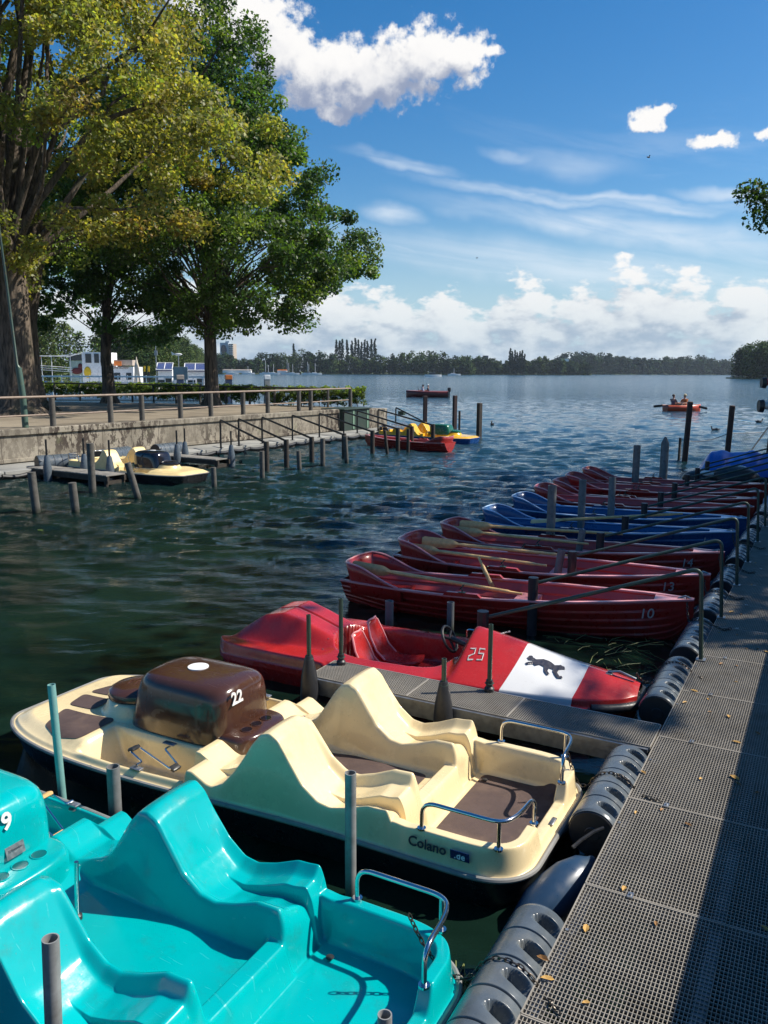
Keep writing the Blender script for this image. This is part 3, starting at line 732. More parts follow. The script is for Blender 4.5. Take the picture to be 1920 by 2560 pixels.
def make_pedal_boat(name, loc, rz, label, M, num, word=False, group='pedal boats with moulded seats', cup='hood', mats=True, numx=0, hull=darkhull):
    M.setdefault('cup', blackg); o = empty(name, loc, rz, label, 'pedal boat', group)
    ys = np.unique(np.concatenate([np.linspace(B0, B0 + .16, 26), np.linspace(B0 + .16, 1.1, 60), np.linspace(1.1, 1.3, 36), np.linspace(1.3, 2.8, 120), np.linspace(2.8, 2.95, 26), np.linspace(2.95, 4.45, 90), np.linspace(4.45, B1, 40)]))
    ts = np.concatenate([1 - np.linspace(0, .10, 18)[:-1], np.linspace(.90, .78, 12)[:-1], np.linspace(.78, .64, 48)[:-1], np.linspace(.64, .36, 26)[:-1], np.linspace(.36, 0, 30)]); ts = np.concatenate([-ts, ts[::-1][1:]])
    T, Y = np.meshgrid(ts, ys); H = hw(Y); X = T * H
    # snap extra density around the inner seat edge
    Z = shell_z(X, Y, H)
    grid('moulded_shell', X, Y, Z, M['shell'], o)
    # outline, rim, hull
    yy = np.linspace(B0, B1, 60); oy = B0 + (B1 - B0) * (1 - np.cos(np.linspace(0, math.pi, 70))) / 2; ow = hw(oy)
    out = [(ow[i], oy[i]) for i in range(70)] + [(-ow[i], oy[i]) for i in range(69, -1, -1)]
    MB().tube([(x, y, FL - .004) for x, y in out], .017, 8, closed=True).build('rubber_rim', M['rim'], o)
    levels = [(FL - .003, 1.0, 0), (.16, .972, 0), (.05, .93, .05), (-.12, .86, .14), (-.2, .6, .4)]
    vs = []; cy = (B0 + B1) / 2
    for z, s, sh in levels:
        for x, y in out: vs.append((x * s, cy + (y - cy) * (1 - sh * .25) * (.995 if z < FL - .01 else 1), z))
    n = len(out); fs = [(r * n + i, r * n + (i + 1) % n, (r + 1) * n + (i + 1) % n, (r + 1) * n + i) for r in range(len(levels) - 1) for i in range(n)]
    fs.append(tuple((len(levels) - 1) * n + i for i in range(n)))
    mk('hull', vs, fs, hull, o, angle=50)
    # hood: rounded box tapering upwards
    prof = [(.22, 1.00), (.30, 1.0), (.45, .985), (.60, .962), (.70, .94), (.77, .91), (.815, .87), (.845, .81), (.860, .73), (.868, .62), (.873, .4), (.876, .2), (.877, .02)]
    vs = []; K = 72; yc0 = 3.42
    for z, s in prof:
        a = .37 * s; yb = .52 * s; z = .22 + (z - .22) * .885; yc = yc0 - .055 * (z - .2) / .6 * 1.0
        front = 1.0 - .10 * max(0, (z - .35)) ** 1.2     # toward the bow it slopes more
        for k_ in range(K):
            q = 2 * math.pi * k_ / K; c_, s_ = math.cos(q), math.sin(q)
            px_ = a * math.copysign(abs(c_) ** .42, c_); py_ = yb * math.copysign(abs(s_) ** .42, s_)
            if py_ > 0: py_ *= front; px_ *= 1 - .10 * (py_ / .52) ** 2 * min(1, max(0, z - .2) * 2)
            vs.append((px_, yc + py_, z - .03 * (px_ / .37) ** 2 - .04 * max(0, py_) ** 2))
    fs = [(r * K + i, r * K + (i + 1) % K, (r + 1) * K + (i + 1) % K, (r + 1) * K + i) for r in range(len(prof) - 1) for i in range(K)] + [tuple((len(prof) - 1) * K + i for i in range(K))]
    mk('hood', vs, fs, M['hood'], o, angle=75)
    # cup shelf, flat dark discs painting the shade of three recesses
    vs = []; K = 64
    for z, q_ in ((.16, 1.03), (.25, 1.01), (.38, .99), (.41, .965), (.425, .92), (.43, .85), (.43, .02)):
        for k_ in range(K):
            t = 2 * math.pi * k_ / K; vs.append((.315 * q_ * math.copysign(abs(math.cos(t)) ** .6, math.cos(t)), 2.90 + .23 * q_ * math.copysign(abs(math.sin(t)) ** .75, math.sin(t)), z))
    mk('cup_shelf', vs, [(r * K + i, r * K + (i + 1) % K, (r + 1) * K + (i + 1) % K, (r + 1) * K + i) for r in range(6) for i in range(K)] + [tuple(6 * K + i for i in range(K))], M['hood'], o, angle=60)
    for cx in (-.125, 0, .125):
        MB().cyl((cx, 2.82, .424), (cx, 2.82, .4325), .045, 24).build('cup_shade_disc', M['cup'], o)
        MB().tube([(cx + .046 * math.cos(a), 2.82 + .046 * math.sin(a), .432) for a in np.linspace(0, 2 * math.pi, 24, endpoint=False)], .004, 6, closed=True).build('cup_rim', M['hood'], o)
    # round cushion before the hood
    mb = MB(); mb.lathe([(.22, .40), (.25, .42), (.262, .46), (.25, .50), (.21, .525), (.12, .54), (.02, .543)], c=(0, 4.07, 0), n=40)
    mb.build('round_cushion', M['hood'], o)
    mb = MB()
    for k_ in (-.10, -.03, .04, .11): mb.tube([(-.12, 4.03 + k_ - .02, .53), (0, 4.05 + k_, .547), (.12, 4.03 + k_ - .02, .53)], .007, 6)
    mb.build('cushion_rib', M['hood'], o)
    # sticker + number + small plate
    MB().cyl((.0, 3.40, .79), (.0, 3.40, .806), .085, 36).build('round_sticker', whitepaint, o)
    text('number', num, .135, M['num'], o, frame_m((-.15 + numx, hood_y(.74) - .006, .69), (1, 0, 0), (0, hood_y(.78) - hood_y(.66), .106)), .002, .004)
    if word: pass
    # mats
    if mats:
        def matpatch(nm, poly, dz=.006, th=.003):
            cx = sum(p[0] for p in poly) / len(poly); cy_ = sum(p[1] for p in poly) / len(poly); vs = []; n_ = len(poly); rings = 9
            for r in range(rings + 1):
                s = r / rings
                for p in poly: vs.append((cx + (p[0] - cx) * s, cy_ + (p[1] - cy_) * s))
            a_ = np.array(vs); z_ = shell_z(a_[:, 0], a_[:, 1], hw(a_[:, 1])) + dz
            vs = [(a_[i, 0], a_[i, 1], z_[i]) for i in range(len(a_))]
            fs = [(r * n_ + i, (r + 1) * n_ + i, (r + 1) * n_ + (i + 1) % n_, r * n_ + (i + 1) % n_) for r in range(rings) for i in range(n_)]
            mk(nm, vs, fs, matbrown, o)
        def rr(poly, rad=.06): 
            P_ = [Vector((*p, 0)) for p in poly]; out_ = []
            for i in range(len(P_)):
                a, b2, c = P_[i - 1], P_[i], P_[(i + 1) % len(P_)]
                p1 = b2 + (a - b2).normalized() * min(rad, (a - b2).length * .45); p2 = b2 + (c - b2).normalized() * min(rad, (c - b2).length * .45)
                pr = out_[-1] if out_ else None
                for t in np.linspace(0, 1, 6): v = p1 * (1 - t) ** 2 + b2 * 2 * t * (1 - t) + p2 * t * t; out_.append(v)
            # subdivide straight runs
            res = []
            for i in range(len(out_)):
                a, b2 = out_[i], out_[(i + 1) % len(out_)]; k_ = max(1, int((b2 - a).length / .06))
                for j in range(k_): v = a.lerp(b2, j / k_); res.append((v.x, v.y))
            return res
        matpatch('floor_mat', rr([(-.56, .52), (.56, .52), (.60, .58), (.60, 1.115), (-.60, 1.115), (-.60, .58)]))
        matpatch('floor_mat', rr([(-.24, 1.42), (.24, 1.42), (.25, 2.05), (.16, 2.4), (-.16, 2.4), (-.25, 2.05)]))
        for s in (-1, 1):
            matpatch('deck_mat', rr([(s * .34, 4.00), (s * .70, 4.03), (s * .73, 4.28), (s * .63, 4.52), (s * .33, 4.62), (s * .36, 4.3)][::s]))
        matpatch('deck_mat', rr([(.04, 4.36), (.27, 4.34), (.26, 4.66), (.03, 4.72)]))
        matpatch('deck_mat', rr([(-.04, 4.36), (-.03, 4.72), (-.26, 4.66), (-.27, 4.34)]))
    # grab rails at the stern
    for s in (-1, 1):
        p = [(s * .70, 1.02, .405), (s * .70, 1.02, .585), (s * .70, .50, .585), (s * .30, .43, .585), (s * .30, .43, .40)]
        MB().tube(smooth_path(p[:3] + [(s * .58, .445, .585)] + p[3:], .10, 7), .0135, 12).build('grab_rail', chrome, o)
        MB().cyl((s * .685, .52, .40), (s * .685, .52, .58), .0125, 12).build('rail_leg', chrome, o)
        for q in ((s * .70, 1.02, .40), (s * .685, .52, .40), (s * .30, .43, .395)): MB().cyl(q, (q[0], q[1], q[2] + .012), .028, 16).build('rail_foot', chrome, o)
    # pedals: cranked steel bar with two foot blocks in each well
    for s in (-1, 1):
        x0, x1 = s * .44, s * .80; yc, zc = 3.32, .31
        p = smooth_path([(x0, yc, zc), (s * .50, yc, zc), (s * .52, yc - .15, zc - .09), (s * .60, yc - .15, zc - .09), (s * .645, yc + .13, zc + .05), (s * .73, yc + .13, zc + .05), (s * .745, yc, zc), (x1, yc, zc)], .015, 3)
        MB().tube(p, .008, 8).build('pedal_crank', chrome, o)
        mb = MB(); mb.box((s * .56, yc - .15, zc - .09), (.085, .055, .028), (R(20), 0, 0), bev=.006); mb.box((s * .69, yc + .13, zc + .055), (.085, .055, .028), (R(-20), 0, 0), bev=.006)
        mb.build('pedal_block', M['pedal'], o)
        mb = MB(); mb.box((s * .80, yc, .285), (.05, .10, .012), bev=.003); mb.cyl((s * .79, yc - .01, .26), (s * .79, yc - .01, .25), .03, 12); mb.box((s * .45, yc, .335), (.05, .11, .012), bev=.003)
        mb.build('crank_bracket', galv, o)
    MB().cyl((.02, 2.40, .24), (.02, 2.38, .58), .012, 12).build('steering_lever', chrome, o)
    MB().lathe([(.028, .262), (.028, .285), (.016, .295)], c=(.02, 2.40, -.03), n=16).build('lever_base', rubber, o)
    # stern cleat plate
    MB().box((0, .395, .272), (.10, .03, .012), bev=.003).build('stern_plate', galv, o)
    for k_ in range(9):
        for s in (-1, 1): yb = .8 + k_ * .42; MB().cyl((s * (float(hw(yb)) - .013), yb, FL + .002), (s * (float(hw(yb)) - .013), yb, FL + .006), .008, 8).build('rim_screw', galv, o)
    for x_, y_ in ((-.50, 1.07), (.50, 1.07)): MB().lathe([(.022, 0), (.022, .004), (.012, .006)], c=(x_, y_, .168), n=14).build('drain_plug', rubber, o)
    return o
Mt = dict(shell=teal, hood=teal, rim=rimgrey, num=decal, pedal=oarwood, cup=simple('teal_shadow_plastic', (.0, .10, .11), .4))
Mc = dict(shell=cream, hood=brown, rim=rimgrey, num=decal, pedal=rubber, cup=blackg)
bc = make_pedal_boat('pedal_boat', dk(1.69, 0), DROT, 'cream pedal boat with a brown hood and brown floor mats', Mc, '22')
bt = make_pedal_boat('pedal_boat', dk(-.50, 0), DROT, 'glossy teal pedal boat cut by the left and bottom edges', Mt, '19', mats=False, numx=.10)
# lettering on the cream side: word and a dark box with lighter letters
sx = -(.765 - .036)
def side_m(y, z, off=.0): return frame_m((sx - .008 - off, y, z), (0, -1, 0), (.12, 0, 1))
text('hull_lettering', 'Colano', .088, blacktext, bc, side_m(.965, .325), .002, .0015)
MB().box((sx - .010, .745, .322), (.004, .125, .062), (0, R(-7), 0)).build('lettering_box', navy, bc)
text('hull_lettering', '.de', .054, whitepaint, bc, side_m(.745, .320, .006), .001, .0012, 1.1)
MB().box((.02, hood_y(.52) - .004, .50), (.12, .004, .07), (R(-14), 0, 0)).build('name_plate', galv, bt)
text('plate_lettering', '5 Personen', .02, blacktext, bt, frame_m((.02, hood_y(.53) - .009, .51), (1, 0, 0), (0, .24, 1)), .0005)
bt2 = bt

# ------------------------------------------------------------------ red two-seat pedal boat 25
def red_boat():
    o = empty('pedal_boat', dk(4.30, 0), DROT + R(3.2), 'red two-seat pedal boat with a white nose band and black bear', 'pedal boat')
    y0, y1 = .36, 4.72; CX = 0
    def hwr(y):
        k = np.interp(y, [.36, .38, .45, .6, .8, 1.1, 1.6, 2.2, 3.0, 3.8, 4.4, 4.6, 4.68, 4.72], [.16, .22, .30, .40, .48, .575, .68, .74, .75, .735, .70, .66, .60, .52]); return k
    gy = np.linspace(y0, y1, 300); hs_ = hwr(gy); w_ = np.hanning(15); w_ /= w_.sum(); hs_ = np.convolve(np.pad(hs_, 7, 'edge'), w_, 'valid')
    ts = np.linspace(-1, 1, 161); ts = np.sign(ts) * (1 - (1 - np.abs(ts)) ** 1.15)
    T, Y = np.meshgrid(ts, gy); H = np.repeat(hs_[:, None], 161, 1); X = T * H; ax = np.abs(X); e = H - ax; Y0 = Y.copy(); Y = Y + .13 * (X / .6) ** 2 * np.exp(-((Y - 1.15) / .45) ** 2)
    ridge = interp_s([(.3, .34), (.6, .40), (1.0, .47), (1.5, .59), (1.93, .68), (1.97, .69), (2.05, .52), (2.2, .44), (3.3, .42), (3.5, .44), (3.8, .55), (4.05, .62), (4.3, .57), (4.55, .40), (4.66, .30), (4.8, .25)], Y, .02)
    edge = .27 + .03 * sst(1, 2, Y)
    tt = (ax / H)
    dome = edge + (ridge - edge) * (1 - tt ** 1.35)
    # stern hump is narrower with a shoulder
    hump = .33 + (ridge - .33) * sst(.50, .30, ax + .06 * sst(4.6, 3.6, Y))
    s_ = sst(3.30, 3.55, Y); Z = dome * (1 - s_) + hump * s_
    side = .40 + .0 * Y
    # cockpit opening
    cw = .50 * np.sqrt(np.clip(1 - (np.clip((Y - 2.75), -2, 2) / .74) ** 4, 0, 1))
    op = sst(-.02, .03, cw - ax) * sst(2.02, 2.05, Y)
    lipz = .27 + .14 * sst(.30, .12, e) ; inside = .06
    body = np.where(Y > 2.03, np.minimum(Z, .27 + .17 * sst(0, .22, e) + .4 * s_), Z)
    Z = body * (1 - op) + inside * op
    Z = .20 + (Z - .20) * sst(0, .035, e)
    me = grid('moulded_shell', X, Y, Z, [redg, whiteg], o)
    # white band as a second colour of the shell
    pol = np.zeros(len(me.data.polygons), np.int32); n, m = X.shape; fy = ((Y0[:-1, :-1] + Y0[1:, 1:]) / 2).ravel(); fx = ((X[:-1, :-1] + X[1:, 1:]) / 2).ravel()
    lo = .845 + 0 * fx; hi = 1.445 
    pol[(fy > lo) & (fy < hi)] = 1; me.data.polygons.foreach_set('material_index', pol)
    out = [(hs_[i], gy[i]) for i in range(0, 300, 5)] + [(hs_[-1], gy[-1])] + [(-hs_[-1], gy[-1])] + [(-hs_[i], gy[i]) for i in range(295, -1, -5)]
    lv = [(.202, 1.0), (.15, 1.005), (.14, .97), (.02, .93), (-.15, .8)]; vs = [(x * s, 2.5 + (y - 2.5) * (1 if s > .95 else .985), z) for z, s in lv for x, y in out]; n_ = len(out)
    mk('hull', vs, [(r * n_ + i, r * n_ + (i + 1) % n_, (r + 1) * n_ + (i + 1) % n_, (r + 1) * n_ + i) for r in range(4) for i in range(n_)] + [tuple(4 * n_ + i for i in range(n_))], redg, o, angle=30)
    nose = [p for p in out if p[1] < .72 and p[0] < 0][::-1]; nose = sorted([p for p in out if p[1] < .75], key=lambda p: math.atan2(p[0], -(p[1] - 1.0)))
    MB().tube([(x * 1.03, y - .012, .215) for x, y in nose], .042, 10).build('nose_bumper', rubber, o)
    def zat(x, y): 
        i = min(298, max(0, int((y - y0) / (y1 - y0) * 299))); j = np.searchsorted(X[i], x); j = min(160, max(0, j)); return float(Z[i, j])
    def drape(nm, polys, mat, th=.004):
        vs = []; fs = []
        for poly in polys:
            bm = bmesh.new(); vv = [bm.verts.new((p[0], p[1], 0)) for p in poly]; bm.faces.new(vv)
            bmesh.ops.triangulate(bm, faces=bm.faces[:]); bmesh.ops.subdivide_edges(bm, edges=bm.edges[:], cuts=3, use_grid_fill=True)
            bm.verts.ensure_lookup_table(); k_ = len(vs)
            for v in bm.verts: vs.append((v.co.x, v.co.y, zat(v.co.x, v.co.y) + th))
            for f in bm.faces: fs.append(tuple(v.index + k_ for v in f.verts))
            bm.free()
        mk(nm, vs, fs, mat, o)
    # walking bear, drawn in (along nose, up) units then laid on the band
    B = [(0, .30), (.03, .42), (.10, .46), (.15, .40), (.24, .38), (.40, .50), (.58, .50), (.72, .42), (.86, .52), (.96, .50), (1.0, .40), (.93, .36), (.86, .30), (.84, .16), (.93, .06), (.98, .10), (1.02, .02), (.90, -.04), (.80, .04), (.73, .14), (.72, .22), (.62, .22), (.60, .10), (.68, .0), (.63, -.06), (.52, .03), (.48, .20), (.36, .22), (.26, .12), (.20, .16), (.12, .10), (.06, .04), (.0, .08), (.06, .16), (.14, .22), (.16, .28), (.06, .24)]
    def bmap(p): return (-.30 + .32 * p[1], 1.385 - .36 * p[0])
    drape('bear_emblem', [[bmap(p) for p in B]], blacktext)
    # numbers painted on the cowl (blocks that follow the surface)
    def seg(chars, x, y, w, h, dirx, diry, gap, mat, nm):
        S_ = {'2': [(0, 4, 3, 4), (3, 4, 3, 2.2), (3, 2.2, 0, 1.2), (0, 1.2, 0, 0), (0, 0, 3, 0)], '5': [(3, 4, 0, 4), (0, 4, 0, 2.3), (0, 2.3, 3, 2.3), (3, 2.3, 3, 0), (3, 0, 0, 0)]}
        polys = []
        for ci, ch in enumerate(chars):
            for (a, b_, c, d) in S_[ch]:
                A_ = Vector((a, b_)); C_ = Vector((c, d)); t = (C_ - A_).normalized() * .24; nn = Vector((-t.y, t.x))
                pl = [A_ - t + nn, A_ - t - nn, C_ + t - nn, C_ + t + nn]
                polys.append([(x + dirx[0] * (q.x / 3 * w + ci * gap) + diry[0] * q.y / 4 * h, y + dirx[1] * (q.x / 3 * w + ci * gap) + diry[1] * q.y / 4 * h) for q in pl])
        drape(nm, polys, mat, .006)
    seg('25', -.44, 1.90, .048, .13, (.30, -.95), (.95, .10), .088, wornwhite, 'number')
    text('hull_lettering', '2 PERS', .055, wornwhite, o, frame_m((.02, 1.70, zat(.02, 1.70) + .016), (.35, -.94, .32), (.94, .3, 0)), .002)
    # seats, wheel, coaming, fittings
    for s, yb in ((-1, 3.02), (1, 3.08)):
        mb = MB(); cx = s * .24; pr = []
        w0 = .30
        prof = [(yb - .42, .13), (yb - .25, .10), (yb - .08, .11), (yb + .02, .20), (yb + .09, .34), (yb + .14, .47), (yb + .155, .53)]
        nx = 12; V = []; 
        for (yy_, zz) in prof:
            wk = w0 * (.5 - .16 * sst(.35, .53, zz))
            for i in range(nx + 1): q = -1 + 2 * i / nx; V.append((cx + q * wk, yy_ - .025 * q * q * -1, zz + .02 * q * q - .03 * (zz > .5) * q ** 4 * 1.5))
        F = [(r * (nx + 1) + i, r * (nx + 1) + i + 1, (r + 1) * (nx + 1) + i + 1, (r + 1) * (nx + 1) + i) for r in range(6) for i in range(nx)]
        st = mk('seat', V, F, redg, o, angle=80); md = st.modifiers.new('t', 'SOLIDIFY'); md.thickness = .02
        w2 = []
        for r in range(2, 7): w2.append(V[r * (nx + 1)])
        edge_ = w2 + V[6 * (nx + 1):7 * (nx + 1)] + [V[r * (nx + 1) + nx] for r in range(6, 1, -1)]
        MB().tube(edge_, .011, 6).build('seat_piping', redrail, o)
    whl = MB(); M3 = Euler((R(62), 0, 0)).to_matrix(); c = Vector((.02, 2.26, .50))
    whl.tube([c + M3 @ Vector((.135 * math.cos(a), .135 * math.sin(a), 0)) for a in np.linspace(0, 2 * math.pi, 28, endpoint=False)], .015, 8, closed=True)
    for a in (0.5, 2.6, 4.7): whl.tube([c, c + M3 @ Vector((.13 * math.cos(a), .13 * math.sin(a), 0))], .014, 8)
    whl.tube([c + M3 @ Vector((0, 0, .02)), c - Vector((0, .25, .06))], [.03, .022], 10)
    whl.build('steering_wheel', rubber, o)
    MB().tube(smooth_path([(.44, 2.05, .42), (.44, 2.05, .49), (.44, 2.22, .49), (.44, 2.22, .40)], .03, 4), .008, 8).build('grab_loop', chrome, o)
    mb = MB()
    for i in range(8): 
        x = -.42 + .12 * i; mb.cyl((x, 3.50, zat(x, 3.50) - .01), (x, 3.50, zat(x, 3.5) + .004), .007, 8)
    mb.build('rivet', galv, o)
    mb = MB(); zz = zat(0, .6); mb.box((0, .66, zz + .006), (.07, .09, .012), bev=.004); mb.tube([(0, .66, zz + .02), (.0, .55, zz + .04), (.0, .40, zz - .01)], .012, 8); mb.build('bow_cleat', galv, o)
    return o
red_boat()
# ------------------------------------------------------------------ rowing boats (local y: 0 = bow, L = stern; x across)
RL = 4.50
def rb_half(s): return np.interp(s, [0, .03, .10, .2, .35, .5, .65, .8, .92, 1], [.02, .07, .19, .33, .49, .56, .57, .52, .43, .36])
def rb_sheer(s): return np.interp(s, [0, .1, .3, .5, .7, .85, 1], [.52, .505, .455, .425, .42, .425, .44])
def rb_keel(s): return np.interp(s, [0, .04, .12, .25, .6, .85, 1], [.30, .0, -.10, -.14, -.14, -.10, .06])
def sm(a, n=9):
    w = np.hanning(n + 2)[1:-1]; w /= w.sum(); return np.convolve(np.pad(a, n // 2, 'edge'), w, 'valid')
redinner = gel('faded_red_interior', (.50, .055, .045), .4, (.2, .08, .07), .5, .25)
def make_rowboat(hm, rm, num, side_num, label, loc, rz):
    o = empty('rowing_boat', loc, rz, label, 'rowing boat', 'rowing boats moored along the grating walkway')
    S = np.linspace(0, 1, 90); hb = sm(rb_half(S), 7); sh = sm(rb_sheer(S)); kl = sm(rb_keel(S), 7); hb[0] = .012
    kt = 26; T = np.linspace(0, 1, kt * 1)
    def section(i, inset=0):
        pts = []; 
        for t in T:
            a = t ** .62; x = hb[i] * t ** .66 * (1 - inset * 1.0)
            z = kl[i] + (sh[i] - kl[i]) * t ** 1.25
            lap = ((t * 6.0) % 1.0) * .020 if inset == 0 else ((t * 6) % 1) * .010
            x = max(0, x - inset * .028 + (lap - .006) * min(1, hb[i] * 4))
            pts.append((x, S[i] * RL, z + inset * .03 * (1 - t)))
        return pts
    for inset, nm in ((0, 'hull'), (1, 'inner_hull')):
        V = []; 
        for i in range(90):
            p = section(i, inset) if inset == 0 else [(max(0, x - .028 + .0), y, z) for x, y, z in section(i, 0)]
            if inset: p = [(x, y, max(z, kl[i] + .05)) for x, y, z in p]
            V += [(-x, y, z) for x, y, z in p[::-1]] + p[1:]
        m_ = 2 * kt - 1; F = [(i * m_ + j, i * m_ + j + 1, (i + 1) * m_ + j + 1, (i + 1) * m_ + j) for i in range(89) for j in range(m_ - 1)]
        if inset == 0: F.append(tuple((89) * m_ + j for j in range(m_)))
        mk(nm, V, F, hm if inset == 0 else (redinner if hm is redhull else hm), o, angle=22)
    for s in (-1, 1):
        pts = [(s * (hb[i] - .006), S[i] * RL, sh[i] + .006) for i in range(0, 90, 2)] + [(s * hb[-1], RL, sh[-1] + .006)]
        V = []; 
        for (x, y, z) in pts: V += [(x - .030, y, z - .012), (x - .030, y, z + .008), (x + .030, y, z + .008), (x + .030, y, z - .022)]
        F = [(i * 4 + k, i * 4 + (k + 1) % 4, i * 4 + 4 + (k + 1) % 4, i * 4 + 4 + k) for i in range(len(pts) - 1) for k in range(4)]
        mk('gunwale', V, F, rm, o, angle=30)
        mb = MB(); y = 2.72; xx = s * float(np.interp(y / RL, S, hb)); z = float(np.interp(y / RL, S, sh))
        mb.prism([(-.25, 0), (.25, 0), (.20, .045), (-.20, .045)], -.032, .032)
        mb.v = [(xx + (v[2]), y + v[0], z + v[1] + .012) for v in mb.v]
        mb.build('oarlock_block', hm, o)
        mb = MB(); mb.cyl((xx, y, z + .05), (xx, y, z + .10), .01, 8); mb.tube([(xx + .035 * math.sin(a), y + .035 * math.cos(a) * .8, z + .135 - .035 * math.cos(a)) for a in np.linspace(-2.4, 2.4, 12)], .008, 6)
        mb.box((xx, y, z + .06), (.06, .09, .012)); mb.build('oarlock', greenpaint, o)
    # thwarts, bow deck, stern bench, floor
    def W_(y, z): i = int(min(89, y / RL * 89)); t = max(0, min(1, (z - kl[i]) / (sh[i] - kl[i]))) ** .8; return hb[i] * t ** .66 - .035
    for y, d, z, nm in ((2.05, .30, .30, 'thwart'), (3.95, .52, .27, 'stern_bench'), (.78, .26, .34, 'bow_seat')):
        a, b2 = W_(y - d / 2, z), W_(y + d / 2, z)
        V = [(-a, y - d / 2, z), (a, y - d / 2, z), (b2, y + d / 2, z), (-b2, y + d / 2, z)]; V += [(x, yy, zz - .025) for x, yy, zz in V]
        V += [(-a, y - d / 2, .05), (a, y - d / 2, .05)]
        mk(nm, V, [(0, 1, 2, 3), (7, 6, 5, 4), (0, 4, 5, 1), (2, 6, 7, 3), (4, 8, 9, 5)], rm if nm == 'thwart' else hm, o, smooth=False)
    V = [(-hb[int(s * 89)] + .02, s * RL, sh[int(s * 89)] + .005) for s in (.0, .03, .06, .10)] + [(hb[int(s * 89)] - .02, s * RL, sh[int(s * 89)] + .005) for s in (.10, .06, .03, .0)]
    mk('bow_deck', V, [tuple(range(8))], rm, o, smooth=False)
    mb = MB()
    for k in (-.11, 0, .11): mb.box((k, 2.3, .04), (.095, 2.6, .016))
    mb.build('floor_board', hm, o, smooth=False)
    mb = MB(); mb.tube([(0, .02, .525), (0, .10, .555), (0, .18, .525)], .012, 6); mb.box((0, .11, .525), (.07, .14, .01)); mb.build('bow_fitting', galv, o)
    # raised rounded backrest around the stern bench
    path = []; 
    for t in np.linspace(0, 1, 45):
        q = -1 + 2 * t; a = abs(q)
        if a > .45: yy = 4.30 - (a - .45) / .55 * .75; xx = math.copysign(float(np.interp(yy / RL, S, hb)) - .012, q)
        else:
            th = q / .45 * math.pi / 2; x0 = float(np.interp(4.30 / RL, S, hb)) - .012; xx = x0 * math.sin(th); yy = 4.30 + .13 * math.cos(th)
        hgt = .245 * sst(1.0, .42, a) * (1 - .10 * (1 - min(1, a / .4)))
        path.append((xx, yy, hgt))
    V = []
    for xx, yy, hgt in path:
        zb = float(np.interp(min(1, yy / RL), S, sh)); ox, oy = xx * .10, .10 * max(0, (yy - 4.2)) * 2
        V += [(xx, yy, zb - .16), (xx, yy, zb + .01), (xx + ox * .5 * hgt / .25, yy + oy * .6, zb + hgt * .55), (xx + ox * hgt / .25, yy + oy * 1.4, zb + hgt + .01)]
    F = [(i * 4 + k, i * 4 + k + 1, i * 4 + 5 + k, i * 4 + 4 + k) for i in range(44) for k in range(3)]
    bk = mk('backrest', V, F, hm, o, angle=80); md = bk.modifiers.new('t', 'SOLIDIFY'); md.thickness = .018; md.offset = 0
    MB().tube([V[i * 4 + 3] for i in range(1, 44)], .013, 6).build('backrest_rim', rm, o)
    if num:
        text('number', num, .20, wornwhite, o, frame_m((-.17, 4.335, .56), (.93, .25, 0), (0, .12, 1)), .002)
    if side_num:
        i = int(.115 * 89); text('bow_number', side_num, .19, wornwhite, o, frame_m((-(hb[i] + .012), .115 * RL, .345), (.44, -1.0, .0) if False else (.52, -1, 0), (-.28, 0, 1)), .002)
    return o
def rb_place(bu, su):       # bow at (w .28, u bu), stern at (w 4.75, u su)
    b2 = dk(bu, .27); s2 = dk(su, 4.75); d = s2 - b2; return b2, math.atan2(d.y, d.x) - R(90)
RB = [(6.92, 6.42, 'r', '10', '10', 'nearest red clinker rowing boat, behind the red pedal boat'),
      (8.36, 8.02, 'r', '13', '13', 'second nearest red clinker rowing boat with two pale oars in it'),
      (9.95, 9.50, 'r', '14', '14', 'third red rowing boat, moored right before the first blue one'),
      (11.85, 11.42, 'b', '1', '1', 'blue rowing boat nearer to the camera, next to red boat 14'),
      (13.40, 13.08, 'b', '1', '', 'blue rowing boat farther from the camera, beside the far red boats'),
      (14.9, 14.45, 'r', '1', '', 'red rowing boat directly behind the second blue boat'),
      (16.15, 15.95, 'r', '', '7', 'red rowing boat, second behind the blue boats'),
      (17.4, 16.75, 'r', '', '', 'red rowing boat, third behind the blue boats'),
      (18.9, 18.3, 'r', '', '8', 'farthest red rowing boat, before the pointed pile')]
for bu, su, c, n_, sn, l in RB:
    loc, rz = rb_place(bu, su); b_o = make_rowboat(redhull if c == 'r' else bluehull, redrail if c == 'r' else bluerail, n_, sn, l, loc, rz)
    b_o.rotation_euler = (R(rng.uniform(-.6, .6)), R(rng.uniform(-1.6, 1.6)), rz)
